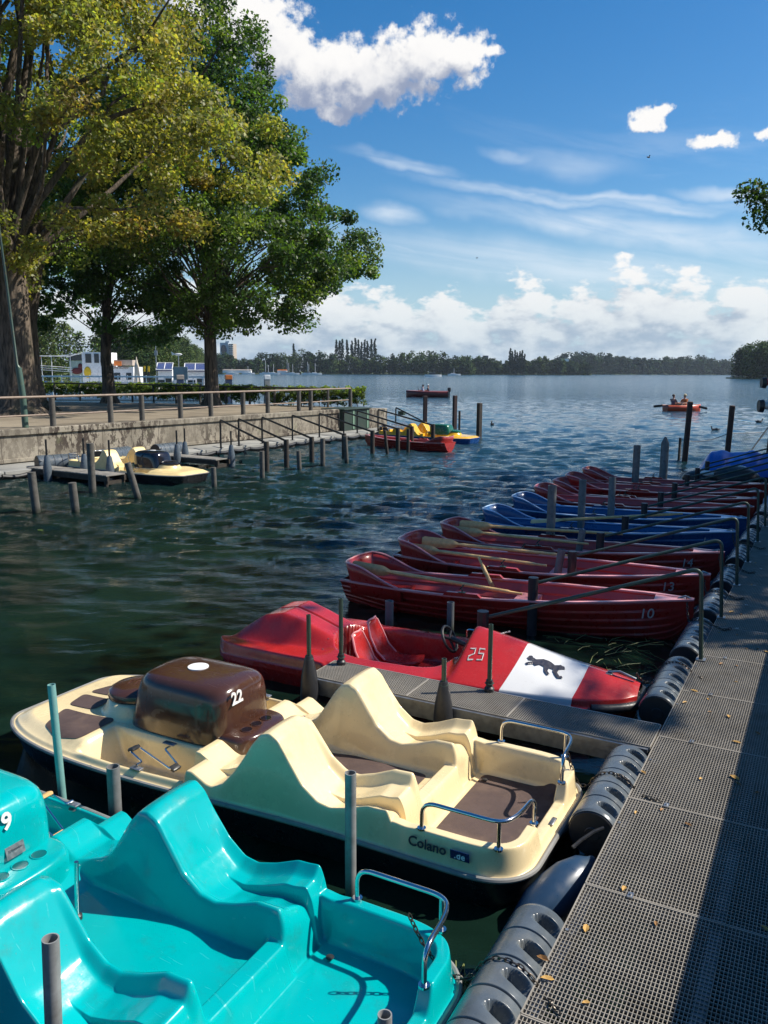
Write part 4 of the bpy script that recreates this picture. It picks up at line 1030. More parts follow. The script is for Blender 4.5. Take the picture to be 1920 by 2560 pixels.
# oars: blade a -> grip b
def oar(a, b2, label, roll=0, blade=.62):
    a, b2 = Vector(a), Vector(b2); L = (b2 - a).length
    o = bpy.data.objects.new('oar', None); COL.objects.link(o); tag(o, label, 'oar', 'wooden oars in the rowing boats')
    q = (b2 - a).to_track_quat('Y', 'Z'); o.location = a; o.rotation_mode = 'QUATERNION'; o.rotation_quaternion = q @ Euler((0, R(roll), 0)).to_quaternion()
    n = 16; V = []; 
    for i in range(n + 1):
        t = i / n; y = t * blade; w = .078 * (1 - .12 * t) * sst(-.12, .06, t) * (1 - .72 * sst(.72, 1, t)); th = .006 + .016 * t ** 2
        V += [(-w, y, 0), (-w * .5, y, th), (0, y, th * 1.6), (w * .5, y, th), (w, y, 0), (w * .5, y, -th), (0, y, -th * 1.6), (-w * .5, y, -th)]
    F = [(i * 8 + k, i * 8 + (k + 1) % 8, i * 8 + 8 + (k + 1) % 8, i * 8 + 8 + k) for i in range(n) for k in range(8)] + [tuple(range(8))[::-1]]
    mk('blade', V, F, oarwood, o)
    MB().tube([(0, blade - .03, 0), (0, blade + .3, 0), (0, L - .18, 0), (0, L - .16, 0), (0, L, 0)], [.028, .028, .025, .018, .017], 10).build('shaft', oarwood, o)
    MB().cyl((0, blade + .08, 0), (0, blade + .12, 0), .026, 10).build('band', rubber, o)
    return o
def ro(bi, x, y, z):         # point in rowing boat bi's local frame
    loc, rz = rb_place(RB[bi][0], RB[bi][1]); c, s = math.cos(rz), math.sin(rz); return Vector((loc.x + x * c - y * s, loc.y + x * s + y * c, z))
oar(ro(0, -.16, 4.42, .56), ro(0, -.30, 2.02, .45), 'pale wooden oar lying along the near side of the nearest rowing boat', 80)
oar(ro(1, .05, 4.2, .60), ro(1, .34, 2.0, .52), 'wooden oar lying along the far side of the second rowing boat', 80)
oar(ro(1, -.22, 4.38, .54), ro(1, -.35, 2.15, .50), 'wooden oar lying along the near side of the second rowing boat', 80)
oar(ro(0, .34, 4.9 - 2.35, .30), ro(0, .62, 2.85, .66) + (ro(0, .62, 2.85, .66) - ro(0, .34, 2.55, .30)) * .0, 'short oar handle sticking up between the nearest two rowing boats', 80, .1)
oar(ro(2, -.18, 4.30, .56), ro(2, -.20, 2.0, .52), 'wooden oar lying along the near side of the third red rowing boat', 80)
oar(ro(2, .16, 4.25, .60), ro(2, .42, 1.55, .60), 'wooden oar lying along the far side of the third red rowing boat', 80)
oar(ro(3, -.40, 3.5, .50), ro(3, -.2, .9, .80), 'dark weathered oar laid over the nearer blue rowing boat', 20)
# blue tarpaulin covered boat at the far end + lumps of gear
def tarp():
    o = empty('covered_boat', dk(23.6, 0), DROT + R(4), 'boat under a bright blue tarpaulin at the far end of the walkway', 'covered boat')
    y = np.linspace(.10, 2.6, 90); x = np.linspace(-1, 1, 60); Xn, Y = np.meshgrid(x, y); h = np.interp(Y, [0, .6, 1.4, 2.2, 2.5, 2.7], [.5, .85, .95, .9, .55, .1])
    X = Xn * h; rs = np.random.RandomState(3); Z = .25 + .62 * (1 - np.abs(Xn) ** 1.7) * sst(2.65, 2.1, Y) * sst(0, .5, Y)
    for k in range(26): a = rs.rand() * 3.1; f = rs.uniform(5, 16); Z += .010 * np.sin((X * math.cos(a) + Y * math.sin(a)) * f + rs.rand() * 6) * np.clip(1.3 - abs(Xn), 0, 1)
    grid('tarpaulin', X, Y, Z, bluetarp, o)
    MB().box((0, 1.3, .15), (1.4, 2.2, .4), bev=.15).build('hull', darkhull, o)
    t2 = empty('covered_boat', dk(21.2, .35), DROT, 'small dark covered boat with pale fittings before the blue tarpaulin', 'covered boat')
    mb = MB(); mb.ell((0, .9, .35), (.5, .65, .34)); mb.ell((0, 1.8, .28), (.4, .5, .24)); mb.build('cover', rubber, t2)
    mb = MB(); mb.ell((.1, .8, .60), (.14, .2, .10)); mb.ell((-.2, 1.6, .45), (.14, .2, .09)); mb.build('fitting', whitepaint, t2)
tarp()
# net fence in the water
nf = empty('net_fence', at(1712, 1158, 0), 0, 'wire net fence strung between dark timber posts in the water', 'net fence')
n0 = at(1712, 1158, 0)
pts = [at(1697, 1152, 0) - n0, Vector((0, 0, 0)), at(1817, 1155, 0) - n0, at(1915, 1150, 0) - n0, at(2100, 1140, 0) - n0]
ht = [.85, .80, 1.05, 1.05, 1.05]
mb = MB()
for k in range(4):
    a, b2 = pts[k], pts[k + 1]; L = (b2 - a).length; nn = max(2, int(L / .11)); sgn = .12 if k == 1 else .02
    for i in range(nn):
        for s in (1, -1):
            t0, t1 = i / nn, min(1, max(0, (i + s * ht[k] / .11 * .9) / nn)); hh = ht[k] + (ht[k + 1] - ht[k]) * t0
            z1 = hh * (abs(t1 - t0) * nn / (ht[k] / .11 * .9) if nn else 1)
            mb.tube([a.lerp(b2, t0), a.lerp(b2, t1) + Vector((0, 0, z1 - .05))], .0032, 3, cap=False)
            mb.tube([a.lerp(b2, t0) + Vector((0, 0, hh - sgn * math.sin(math.pi * t0) * 1)), a.lerp(b2, t1) + Vector((0, 0, hh - z1))], .0032, 3, cap=False)
    mb.tube([a.lerp(b2, t) + Vector((0, 0, ht[k] * (1 - t) + ht[k + 1] * t - sgn * math.sin(math.pi * t))) for t in np.linspace(0, 1, 9)], .012, 5)
mb.build('wire_net', blacksteel, nf, smooth=False)
for p, h, l in ((pts[1], 2.2, 0), (pts[2], 2.05, 0), (pts[3] + Vector((.1, 0, 0)), 2.2, 0)):
    MB().box((p.x + .03 * 0, p.y, p.z + h / 2 - .6), (.16, .16, h + 1.2), (R(1), R(1.4), 0), bev=.02).build('post', simple('reddish_post', (.045, .022, .02), .7) if 'reddish_post' not in MATS else MATS['reddish_post'], nf)
MB().cyl(pts[0] + Vector((0, 0, -.8)), pts[0] + Vector((0, 0, .85)), .05, 8).build('end_stake', darkwood, nf)
MB().tube([pts[2] + Vector((.5, -.3, .1)), pts[3] + Vector((0, 0, 1.25))], .022, 6).build('brace', blacksteel, nf)
mb = MB()
for k in range(90):
    t = rng.random(); p = pts[1].lerp(pts[2], t); mb.tube([p + Vector((rng.uniform(-.1, .1), rng.uniform(-.3, .3), 0)), p + Vector((rng.uniform(-.1, .1), rng.uniform(-.3, .3), rng.uniform(.05, .30)))], .008, 3)
tag(mb.build('reed_tuft', darkwood, None, smooth=False), 'dark weeds and twigs caught along the foot of the net fence', 'weeds')['kind'] = 'stuff'

# ------------------------------------------------------------------ fallen leaves
def leafmesh(s, mat):
    mb = MB(); mb.add([(-s, 0, .004), (-s * .4, s * .45, .012), (0, 0, .002), (s * .5, s * .4, .014), (s, 0, .006), (s * .5, -s * .4, .010), (-s * .4, -s * .45, .014)], [(0, 2, 1), (1, 2, 3), (2, 4, 3), (2, 5, 4), (2, 6, 5), (0, 6, 2)])
    o = mb.build('fallen_leaf', mat, None, smooth=False); return o
base_leaves = [leafmesh(.045, leafdry), leafmesh(.035, leafbrown), leafmesh(.03, leafdry)]
spots = [(1368, 2448), (1357, 2398), (1560, 2223), (1465, 2322), (1465, 2508), (1912, 2322), (1590, 2122 - 90), (1655, 2025), (1720, 2062), (1752, 1948), (1836, 1945), (1845, 1960), (1893, 1982), (1712, 1757), (1774, 1780), (1822, 1792), (1893, 1834), (1607, 1932), (1841, 1856), (1640, 2310), (1560, 1880)]
spots += [(1798, 1582), (1843, 1588), (1835, 1610), (1866, 1622), (1893, 1622), (1915, 1630), (1803, 1660), (1842, 1665), (1840, 1705), (1828, 1530), (1853, 1536), (1909, 1546), (1879, 1462), (1888, 1408), (1735, 1728), (1770, 1748)]
for k, (x, y) in enumerate(spots):
    o = base_leaves[k] if k < 3 else base_leaves[rng.randrange(3)].copy()
    if k >= 3: COL.objects.link(o)
    o.location = at(x, y, .352); o.rotation_euler = (rng.uniform(-.1, .1), rng.uniform(-.1, .1), rng.uniform(0, 6.3)); s = rng.uniform(.5, 1.05); o.scale = (s, s, s)
    tag(o, 'small dry leaf fallen on the steel grating walkway', 'leaf', 'fallen leaves on the grating')
def extra(lst, z, label, grp, sc=1):
    for x, y in lst:
        o = base_leaves[rng.randrange(3)].copy(); COL.objects.link(o); o.location = at(x, y, z); o.rotation_euler = (rng.uniform(-.2, .2), rng.uniform(-.2, .2), rng.uniform(0, 6.3)); o.scale = (sc, sc, sc); tag(o, label, 'leaf', grp)
extra([(1365, 1936), (1383, 1938), (1372, 1945)], .19, 'dry leaf in the stern corner of the cream pedal boat', 'leaves in the cream pedal boat', 1.3)
extra([(627, 2424), (556, 2488), (543, 2534), (553, 2538), (1010, 2372), (1030, 2378), (1000, 2365)], .17, 'brown leaf lying on the teal boarding floor', 'leaves in the teal pedal boat', .8)
for k, (x, y, z_, s) in enumerate(((62, 1322, .02, .15), (105, 1323, .02, .13), (8, 1312, .02, .2))):
    n = 14; pl = [(s * math.cos(a) * (1 + .1 * math.sin(3 * a)), s * .8 * math.sin(a)) for a in np.linspace(.15, 6.1, n)] + [(.05, 0)]
    mb = MB(); mb.prism(pl, 0, .006); o = mb.build('lily_pad', simple('lily_pad', (.16, .22, .03), .4) if 'lily_pad' not in MATS else MATS['lily_pad'], None); o.location = at(x, y, z_); o.rotation_euler = (0, 0, k * 2)
    tag(o, ['yellow green lily pad below the left finger pier', 'yellow green lily pad beside a pile at the left', 'yellow green lily pad cut by the left edge'][k], 'lily pad')
# water weeds between red boat and walkway
mb = MB()
for k in range(60):
    p = at(rng.uniform(1380, 1640), rng.uniform(1590, 1680), 0.0); a = rng.uniform(0, 3.14); l = rng.uniform(.05, .22)
    q = Vector((math.cos(a), math.sin(a), 0)); mb.tube([p - q * l, p + Vector((0, 0, .012)), p + q * l + Vector((rng.uniform(-.04, .04), 0, .0))], .004, 3)
tag(mb.build('water_weed', simple('water_weed', (.14, .16, .05), .5), None, smooth=False), 'pale floating water weed between the red pedal boat and the walkway', 'water weed')['kind'] = 'stuff'
mb = MB()
for k in range(120):
    p = at(rng.uniform(1090, 1180), rng.uniform(2450, 2600), 0.0); a = rng.uniform(0, 3.14); l = rng.uniform(.05, .2)
    q = Vector((math.cos(a), math.sin(a), 0)); mb.tube([p - q * l, p + Vector((0, 0, .02)), p + q * l], .004, 3)
tag(mb.build('water_weed', MATS['water_weed'], None, smooth=False), 'green and straw coloured weed in the water by the nearest fender', 'water weed')['kind'] = 'stuff'
# ------------------------------------------------------------------ left jetty furniture
fence = empty('promenade_fence', (0, 0, 0), 0, 'wooden rail fence on grey posts along the edge of the gravel promenade', 'fence')
fpx = [(-60, 1072), (72, 1063), (225, 1055), (335, 1052), (428, 1046), (517, 1042), (596, 1037), (676, 1034), (749, 1029), (801, 1028), (874, 1024)]
fo = [lf(-.42, t, QZ) for t in (-3.0, .9, 3.1, 5.15, 7.15, 9.1, 11.0, 12.9, 14.5, 15.7, 17.2)]
fo = [at(x, y, QZ) for x, y in fpx]
fo = [lf(-.5, (p - LO).dot(LE), QZ) for p in fo]; fo[-1] = lf(-.95, 20.2, QZ)
topm = simple('rusty_pink_rail', (.24, .18, .14), .6, var=.2, dirt=(.3, .25, .2)); postm = simple('grey_timber_post', (.085, .08, .07), .8, var=.3, dirt=(.05, .05, .04))
for i, p in enumerate(fo):
    MB().tube([(p.x, p.y, QZ - .3), (p.x, p.y, QZ + .94)], [.10, .095], 12).build('post', postm, fence)
MB().tube([(p.x, p.y, QZ + .98) for p in fo], .040, 10).build('top_rail', topm, fence)
MB().tube([(p.x - .05, p.y, QZ + .40) for p in fo], .028, 8).build('lower_rail', topm, fence)
lp = empty('lamp_post', at(64, 1069, QZ), 0, 'thin leaning green lamp post in front of the big tree at left', 'lamp post')
MB().tube([(0, 0, -.1), (-.02, 0, 1.0), (-.10, 0, 1.9)], [.10, .10, .095], 14).build('pole_base', simple('old_green_paint', (.05, .10, .08), .6, dirt=(.1, .12, .05), damt=.6), lp)
MB().tube([(-.10, 0, 1.88), (-.14, 0, 2.0), (-.30, 0, 4.6), (-.50, 0, 7.6)], [.085, .045, .04, .03], 12).build('pole', greenpaint, lp)
MB().lathe([(.08, -.1), (.11, 0), (.05, .1)], c=(-.5, 0, 7.7)).build('lamp_head', greenpaint, lp)
# handrails to the piles on the left jetty
HF = [(539, 1119), (611, 1116), (674, 1110), (736, 1101), (790, 1093), (842, 1086), (887, 1083), (930, 1077)]
HA = sorted((at(x, y, .35) - LO).dot(LE) for x, y in HF)
lab = ['first', 'second', 'third', 'fourth', 'fifth', 'sixth', 'seventh', 'eighth']
for a, l in zip(HA, lab):
    o = empty('mooring_rail', lf(1.65, a, .35), LROT, '%s black pipe rail from the left on the far jetty' % l, 'rail', 'black pipe rails on the far jetty')
    MB().tube(smooth_path([(0, 0, 0), (0, 0, 1.04), (4.5, -2.75, .60)], .12, 5), .036, 8).build('pipe', blacksteel, o)
    MB().box((0, 0, .01), (.14, .14, .02)).build('foot_plate', blacksteel, o)
    pile(lf(6.2, a - 2.8), 1.0, .085, 'dark pile at the end of the %s black pipe rail of the far jetty' % l, darkwood, hollow=0, group='dark piles of the far jetty')
a = (at(969, 1060, .35) - LO).dot(LE)
o = empty('mooring_rail', lf(1.35, 20.9, .35), LROT, 'last black pipe rail at the open end of the far jetty, with a green box', 'rail', 'black pipe rails on the far jetty')
MB().tube(smooth_path([(0, 0, 0), (0, 0, 1.05), (2.3, -.8, .35)], .10, 5), .035, 8).build('pipe', blacksteel, o)
MB().box((.35, 0, .78), (.32, .2, .2)).build('box', greenpaint, o)
darkpile = simple('weathered_pile', (.085, .08, .07), .75, band=(.018, .022, .012), var=.35, scale=8, dirt=(.16, .15, .13), dscale=4, damt=.5)
LP = [((92, 1286), .95, .105, (-.06, .0), 'grey leaning pile farthest left in the water before the near finger pier'), ((190, 1286), .72, .105, (-.06, .0), 'grey leaning pile, second from the left in the water'),
      ((232, 1239), 1.35, .11, (0, 0), 'tall grey pile at the near corner of the left finger pier'), ((347, 1252), .95, .095, (-.24, .0), 'strongly leaning grey pile in front of the cream and black pedal boat'),
      ((536, 1225), .62, .085, (-.02, 0), 'grey pile standing in front of the black pile, below the second finger pier'), ((656, 1205), .90, .085, (-.0, 0), 'grey pile in open water below the first black pipe rail'),
      ((749, 1182), .70, .085, (-.04, 0), 'grey pile in front of the second black pipe rail end'), ((807, 1171), 1.0, .095, (-.0, 0), 'tall grey pile in front of the third black pipe rail end'),
      ((867, 1162), 1.0, .085, (-.07, 0), 'slightly leaning grey pile beside the fourth black pipe rail end'), ((969, 1141), 1.0, .07, (-.12, 0), 'leaning dark pile before the bow of the far red rowing boat'),
      ((1020, 1137), 1.0, .075, (0, 0), 'dark pile in front of the middle of the far red rowing boat')]
for (x, y), z, r, ln, l in LP: pile(at(x, y, 0), z, r * .85, l, lean=ln, mat=darkpile if x < 950 else darkwood, group='grey piles of the far jetty', hollow=0)
redp = MATS['reddish_post']
for x, y, z, l, m_ in ((1197, 1100, 1.75, 'tall square timber post beyond the stern of the yellow pedal boat', darkwood), (1136, 1075, 1.9, 'reddish square post behind the green hood', redp), (1062, 1078, 1.9, 'reddish square post behind the yellow seats', redp), (1148, 1078, 1.1, 'short wooden stake behind the green hood', darkwood)):
    pile(at(x, y, 0), z, .10 if z > 1.5 else .06, l, m_, square=z > 1.5, hollow=0, group='timber posts at the far jetty end', name='timber_post')
# finger piers on the left
def lfinger(a0, a1, o0, o1, label):
    o = empty('finger_pier', lf(0, 0), LROT, label, 'pier')
    mb = MB(); nb = int((o1 - o0) / .145)
    for i in range(nb): mb.box((o0 + (i + .5) * .145, (a0 + a1) / 2, .36), (.135, a1 - a0, .04), bev=.006)
    mb.build('deck_board', simple('grey_deck_board', (.20, .19, .17), .8, var=.3, dirt=(.08, .07, .05)) if 'grey_deck_board' not in MATS else MATS['grey_deck_board'], o)
    mb = MB()
    for y in (a0 + .04, a1 - .04): mb.box(((o0 + o1) / 2, y, .27), (o1 - o0, .07, .14))
    for x in (o0 + .5, o1 - .1):
        mb.box((x, (a0 + a1) / 2, .16), (.08, a1 - a0, .1))
        for y in (a0 + .05, a1 - .05): mb.cyl((x, y, -1.3), (x, y, .3), .05, 8)
    mb.build('frame_beam', darkwood, o, smooth=False)
lfinger(-.15, .50, 1.48, 5.0, 'weathered wooden finger pier at the left beside the cream and black pedal boat')
lfinger(4.55, 5.15, 1.48, 4.6, 'second weathered wooden finger pier on the far jetty')
def lguide(o_, a_, l, s=1):
    o = empty('guide_post', lf(o_, a_), LROT, l, 'post', 'black sleeved guide posts of the far jetty')
    MB().lathe([(.10, -.2), (.12, .1), (.12, .45), (.07, .75), (.05, .80)], n=16).build('rubber_sleeve', fendm, o)
    MB().cyl((0, 0, -1), (0, 0, 1.25), .028, 8).build('steel_pole', blacksteel, o)
lguide(2.6, -.25, 'black sleeved guide post at the near side of the left finger pier'); lguide(3.1, .62, 'black sleeved guide post beside the seats of the cream and black pedal boat')
lguide(2.9, 4.45, 'black sleeved guide post on the near side of the second finger pier'); lguide(4.2, .62, 'black sleeved guide post at the outer end of the left finger pier')
lguide(2.4, 5.3, 'black sleeved guide post on the far side of the second finger pier'); lguide(4.55, 5.25, 'black sleeved guide post at the outer end of the second finger pier')
for k, (x0, y0, x1, y1, l) in enumerate(((92, 1158, 188, 1152, 'black barrel fender at the left end of the far jetty'), (245, 1143, 320, 1132, 'black barrel fender behind the cream seats on the far jetty'), (388, 1127, 452, 1120, 'black barrel fender before the second finger pier'), (958, 1075, 1010, 1066, 'pale grey barrel fender by the yellow pedal boat'))):
    p = at(x0, y0, .45); p2 = at(x1, y1, .45); d = p2 - p; rz = math.atan2(d.y, d.x)
    fender(0, d.length, l, r=.26, slots=0, parent_frame=((p.x, p.y, .42), rz))
# pedal boats and rowing boat on the far jetty
Mb = dict(shell=simple('dull_cream_gelcoat', (.72, .56, .27), .35), hood=blackg, rim=rimgrey, num=whitepaint, pedal=rubber)
bl = make_pedal_boat('pedal_boat', lf(1.55, 1.55, .13), LROT - R(90), 'cream pedal boat with a shiny black hood moored at the far jetty', Mb, '4', mats=False)
My = dict(shell=yellowg, hood=greeng, rim=blueg, num=whitepaint, pedal=rubber)
by = make_pedal_boat('pedal_boat', lf(2.2, 17.9, .10), LROT - R(90), 'yellow and green pedal boat with a blue hull at the far jetty end', My, '8', mats=False, hull=blueg)
p = at(893, 1092, .4); q = at(1134, 1110, .4); d = q - p; p = (p + q) / 2 - d.normalized() * 2.25 + d.normalized() * .15
make_rowboat(redhull, redrail, '', '', 'red rowing boat moored at the far jetty in front of the yellow pedal boat', Vector((p.x, p.y, 0)), math.atan2(d.y, d.x) - R(90))
tb = simple('dark_green_bin', (.02, .04, .03), .6, dirt=(.05, .05, .04))
o = empty('storage_shed', lf(.05, 17.3, .35), LROT, 'dark green storage bin at the end of the quay wall', 'storage bin')
MB().box((-.35, 1.6, .50), (1.25, 2.3, 1.0), bev=.02).build('side_panel', tb, o); MB().box((-.55, 3.7, .42), (1.5, 1.7, 1.05), bev=.02).build('stone_planter', CONC, o)
pgf = simple('pale_green_frame', (.14, .24, .17), .6)
for y_ in (1.3, 2.55): MB().box((.285, y_, .5), (.03, .13, .9)).build('frame_post', pgf, o)
MB().box((-.33, 1.6, 1.03), (1.4, 2.4, .06), bev=.02).build('lid', tb, o)

# ------------------------------------------------------------------ foliage helper
def leaves(centers, radii, n, size, cols, seed=1, flat=.75, up=.5, taper_w=None):
    rs = np.random.RandomState(seed); C_ = np.array(centers, float); r = np.array(radii, float); m = len(C_)
    idx = np.repeat(np.arange(m), n) if np.isscalar(n) else np.repeat(np.arange(m), n)
    N = len(idx); d = rs.normal(size=(N, 3)); d /= np.linalg.norm(d, axis=1)[:, None]; rad = rs.rand(N) ** (1 / 2.2)
    P_ = C_[idx] + d * rad[:, None] * r[idx][:, None] * np.array([1, 1, flat])
    nrm = rs.normal(size=(N, 3)) + np.array([0, 0, up]) + d * .4; nrm /= np.linalg.norm(nrm, axis=1)[:, None]
    t = np.cross(nrm, rs.normal(size=(N, 3))); t /= np.linalg.norm(t, axis=1)[:, None]; b2 = np.cross(nrm, t)
    s = size * rs.uniform(.6, 1.35, N)[:, None]
    V = np.stack([P_ - t * s, P_ - b2 * s * .62 + nrm * s * .12, P_ + t * s, P_ + b2 * s * .62 + nrm * s * .12], 1).reshape(-1, 3)
    F = np.arange(N * 4).reshape(-1, 4)
    cc = np.array([c for c in cols])                                  # per clump colour
    col = cc[idx] * rs.uniform(.55, 1.45, N)[:, None] * (1 + rs.normal(0, .08, (N, 3))); col = np.concatenate([np.clip(col, 0, 1), np.ones((N, 1))], 1)
    return V, F, np.repeat(col, 4, 0)
def merge(parts):
    o = 0; Vs, Fs, Cs = [], [], []
    for V, F, C_ in parts: Vs.append(V); Fs.append(F + o); Cs.append(C_); o += len(V)
    return np.concatenate(Vs), np.concatenate(Fs), np.concatenate(Cs)
def tree(name, loc, label, crownfn, ncl, clr, nl, size, colfn, trunk_r, fork_z, seed, cat='tree', group=None, limbs=26, leafmat_=LEAF, lean=(0, 0), limb_pts=None, stems=1):
    rs = np.random.RandomState(seed); o = empty(name, loc, 0, label, cat, group)
    cs = []
    while len(cs) < ncl:
        p = crownfn(rs)
        if p is None: continue
        if len(cs) > 20 and min((p - q).length for q in cs[-60:]) < clr * .45: continue
        cs.append(p)
    rad = [clr * rs.uniform(.6, 1.3) for _ in cs]; cols = [colfn(p, rs) for p in cs]
    V, F, C_ = leaves([tuple(p) for p in cs], rad, nl, size, cols, seed)
    mknp('crown', V, F, leafmat_, o, False, C_)
    mb = MB(); top = max(p.z for p in cs)
    for st in range(stems):
        ox = (st - (stems - 1) / 2) * trunk_r * 1.5
        axis = [Vector((ox + lean[0] * z / 5 + rs.normal(0, .04) * (z > 1), lean[1] * z / 5, z)) for z in (-.3, 0, .35, 1, 2, fork_z * .6, fork_z)]
        axis += [Vector((axis[-1].x + rs.normal(0, .35) * k, axis[-1].y + rs.normal(0, .35) * k, fork_z + (top - fork_z) * k / 6 * .85)) for k in range(1, 7)]
        rr = [trunk_r * q for q in (1.75, 1.6, 1.15, 1.0, .93, .9, .85, .62, .5, .38, .27, .16, .06)]
        nn = 18; k0 = len(mb.v); mb.tube(axis, rr, nn)
        # buttress ridges
        for i in range(k0, k0 + 5 * nn):
            v = mb.v[i]; a = math.atan2(v[1], v[0] - ox); f_k = 1 + .16 * math.sin(3 * a + seed) * max(0, 1 - v[2]) + .07 * math.sin(7 * a)
            mb.v[i] = (ox + (v[0] - ox) * f_k, v[1] * f_k, v[2])
        targ = (limb_pts or []) if st == 0 else []
        pick = [cs[i] for i in rs.choice(len(cs), min(limbs, len(cs)), False)]
        for tix, t in enumerate(list(targ) + pick):
            t = Vector(t); k = rs.uniform(0, .55); z0 = fork_z * .85 + (min(top * .8, t.z) - fork_z * .85) * k * .8
            z0 = max(fork_z * .8, min(z0, t.z - .3)) if t.z > fork_z else fork_z * .85
            # start on the axis
            for i in range(len(axis) - 1):
                if axis[i].z <= z0 <= axis[i + 1].z: s = axis[i].lerp(axis[i + 1], (z0 - axis[i].z) / max(.01, axis[i + 1].z - axis[i].z)); r0 = rr[i]; break
            else: s = axis[6]; r0 = rr[6]
            L = (t - s).length; mid = s.lerp(t, .45) + Vector((rs.normal(0, .07) * L, rs.normal(0, .07) * L, L * rs.uniform(.0, .16)))
            m2 = s.lerp(t, .75) + Vector((rs.normal(0, .06) * L, rs.normal(0, .06) * L, L * .05))
            rb = min(r0 * .5, trunk_r * (.24 if tix < len(targ) else .05 + .016 * L)); mb.tube([s, s.lerp(mid, .5), mid, m2, t], [rb, rb * .8, rb * .6, rb * .38, rb * .12], 7, cap=False)
    mb.build('trunk', BARK, o, angle=80)
    return o
def interp_r(tab, z): return float(np.interp(z, [a for a, _ in tab], [b for _, b in tab]))
def shell_crown(tab, cx=0, cy=0, sy=1.0, inner=.35, zr=None):
    z0, z1 = (tab[0][0], tab[-1][0]) if zr is None else zr
    def fn(rs):
        z = rs.uniform(z0, z1); R_ = interp_r(tab, z)
        if rs.rand() > (R_ / max(b for _, b in tab)) ** 1.2: return None
        a = rs.rand() * 6.283; q = inner + (1 - inner) * rs.rand() ** .55; k = 1 + .14 * math.sin(3 * a + z * .8) + .08 * math.sin(5 * a - z)
        return Vector((cx(z) if callable(cx) else cx, cy, 0)) + Vector((R_ * q * math.cos(a) * k, R_ * q * math.sin(a) * sy * k, z))
    return fn
G1, G2, G3 = np.array([.050, .100, .024]), np.array([.072, .135, .027]), np.array([.11, .17, .034])
Y1, Y2, Y3 = np.array([.31, .30, .08]), np.array([.15, .21, .045]), np.array([.31, .24, .07])
def colgreen(p, rs): q = rs.rand(); return (G1 if q < .45 else G2 if q < .85 else G3) * rs.uniform(.75, 1.3)
def colyellow(p, rs):
    east = 1 / (1 + math.exp(-(p.x - 2.5) / 2.5)); w_ = .5 * math.sin(p.x * .55 + p.z * .4) + .5 * math.sin(p.y * .6 - p.z * .7 + 1); f = min(1, max(0, .36 + .42 * east + .20 * w_ + rs.normal(0, .17)))
    top_ = Y3 if (east > .6 and rs.rand() < .30) else Y1
    return (Y2 * (1 - f) * 1.0 + top_ * f if f > .35 else G3 * (1 - f / .35) + Y2 * (f / .35)) * rs.uniform(.75, 1.15)
# tree with the wide yellowing crown (big trunk at the left edge)
t1 = atY(48, 1030, 34.5); t1.z = QZ
def c1(rs):
    z = rs.uniform(6.0, 26)
    rt = np.interp(z, [6, 8, 9.3, 10.3, 12, 13.7, 15.3, 17.2, 18.7, 21, 24, 26], [-2, 4, 10.0, 11.2, 11.0, 10.4, 8.4, 7.2, 5.2, 3.6, 1.6, 0]); lt = np.interp(z, [6, 9, 14, 26], [-4.5, -6.5, -7.5, -4]); cx, rx = (rt + lt) / 2, (rt - lt) / 2
    if z < 11 and rs.rand() < .45: return None
    a = rs.rand() * 6.283; q = .25 + .75 * rs.rand() ** .55
    return Vector((cx + rx * q * math.cos(a), rx * .78 * q * math.sin(a), z - QZ))
tree('broad_tree', t1, 'broad old tree with yellowing leaves and a double trunk at the left edge', c1, 500, .90, 350, .090, colyellow, .72, 6.0, 21, limbs=60, limb_pts=[(9, -1, 14), (4, -5, 16), (6, 2, 14), (2, -6, 11), (-6, -3, 12), (-5, 3, 13), (8, -4, 14.5), (3, -3, 18)])
t1b = empty('tree_trunk', atY(84, 1008, 38.5), 0, 'second thick bark trunk leaning beside the broad old tree', 'tree trunk'); t1b.location.z = QZ
mb = MB(); mb.tube([(0, 0, -.2), (-.0, 0, .3), (-.1, 0, 1.5), (-.15, 0, 4), (.15, 0, 6.0), (.55, 0, 7.6), (.2, 0, 9.5), (-.6, 0, 13), (-1.5, 0, 18)], [.9, .62, .50, .50, .55, .52, .45, .3, .15], 16)
mb.tube([(.1, 0, .1), (.7, -.3, .25), (1.5, -.7, -.05)], [.3, .22, .1], 8); mb.tube([(.45, 0, 7.2), (.9, -.1, 7.9), (1.0, 0, 8.1)], [.35, .22, .2], 8); mb.build('trunk', BARK, t1b, angle=80)
# tree left of the path, slender, green
p = atY(273, 1000, 47); p.z = QZ
tab2 = [(3.2, 2.4), (4.2, 3.6), (6, 4.6), (8.5, 4.7), (11, 4.1), (14, 3.2), (17, 1.6)]
tree('lime_tree', p, 'slender green tree in the middle, with a dark straight trunk', shell_crown(tab2, cx=lambda z: .9, inner=.3), 165, .78, 230, .10, colgreen, .33, 3.8, 33, limbs=44)
# tree 3, tall dark-green with a right-leaning crown
p = atY(530, 1005, 45); p.z = QZ
tab3 = [(3.9, 2.2), (4.7, 4.2), (5.8, 6.6), (7, 7.8), (9, 7.8), (11.1, 6.3), (13.3, 5.6), (15.5, 3.9), (17.6, 3.0), (19.4, 1.4), (20.6, .3)]
def c3(rs):
    q = shell_crown(tab3, cx=lambda z: float(np.interp(z, [3.7, 5, 8, 12, 16, 21], [.9, 1.3, .6, 0, 0, .4])), inner=.32)(rs); return q
tree('lime_tree', p, 'tall dark green tree at the end of the promenade, its crown reaching over the water', c3, 440, .84, 290, .095, colgreen, .36, 4.6, 47, limbs=90)
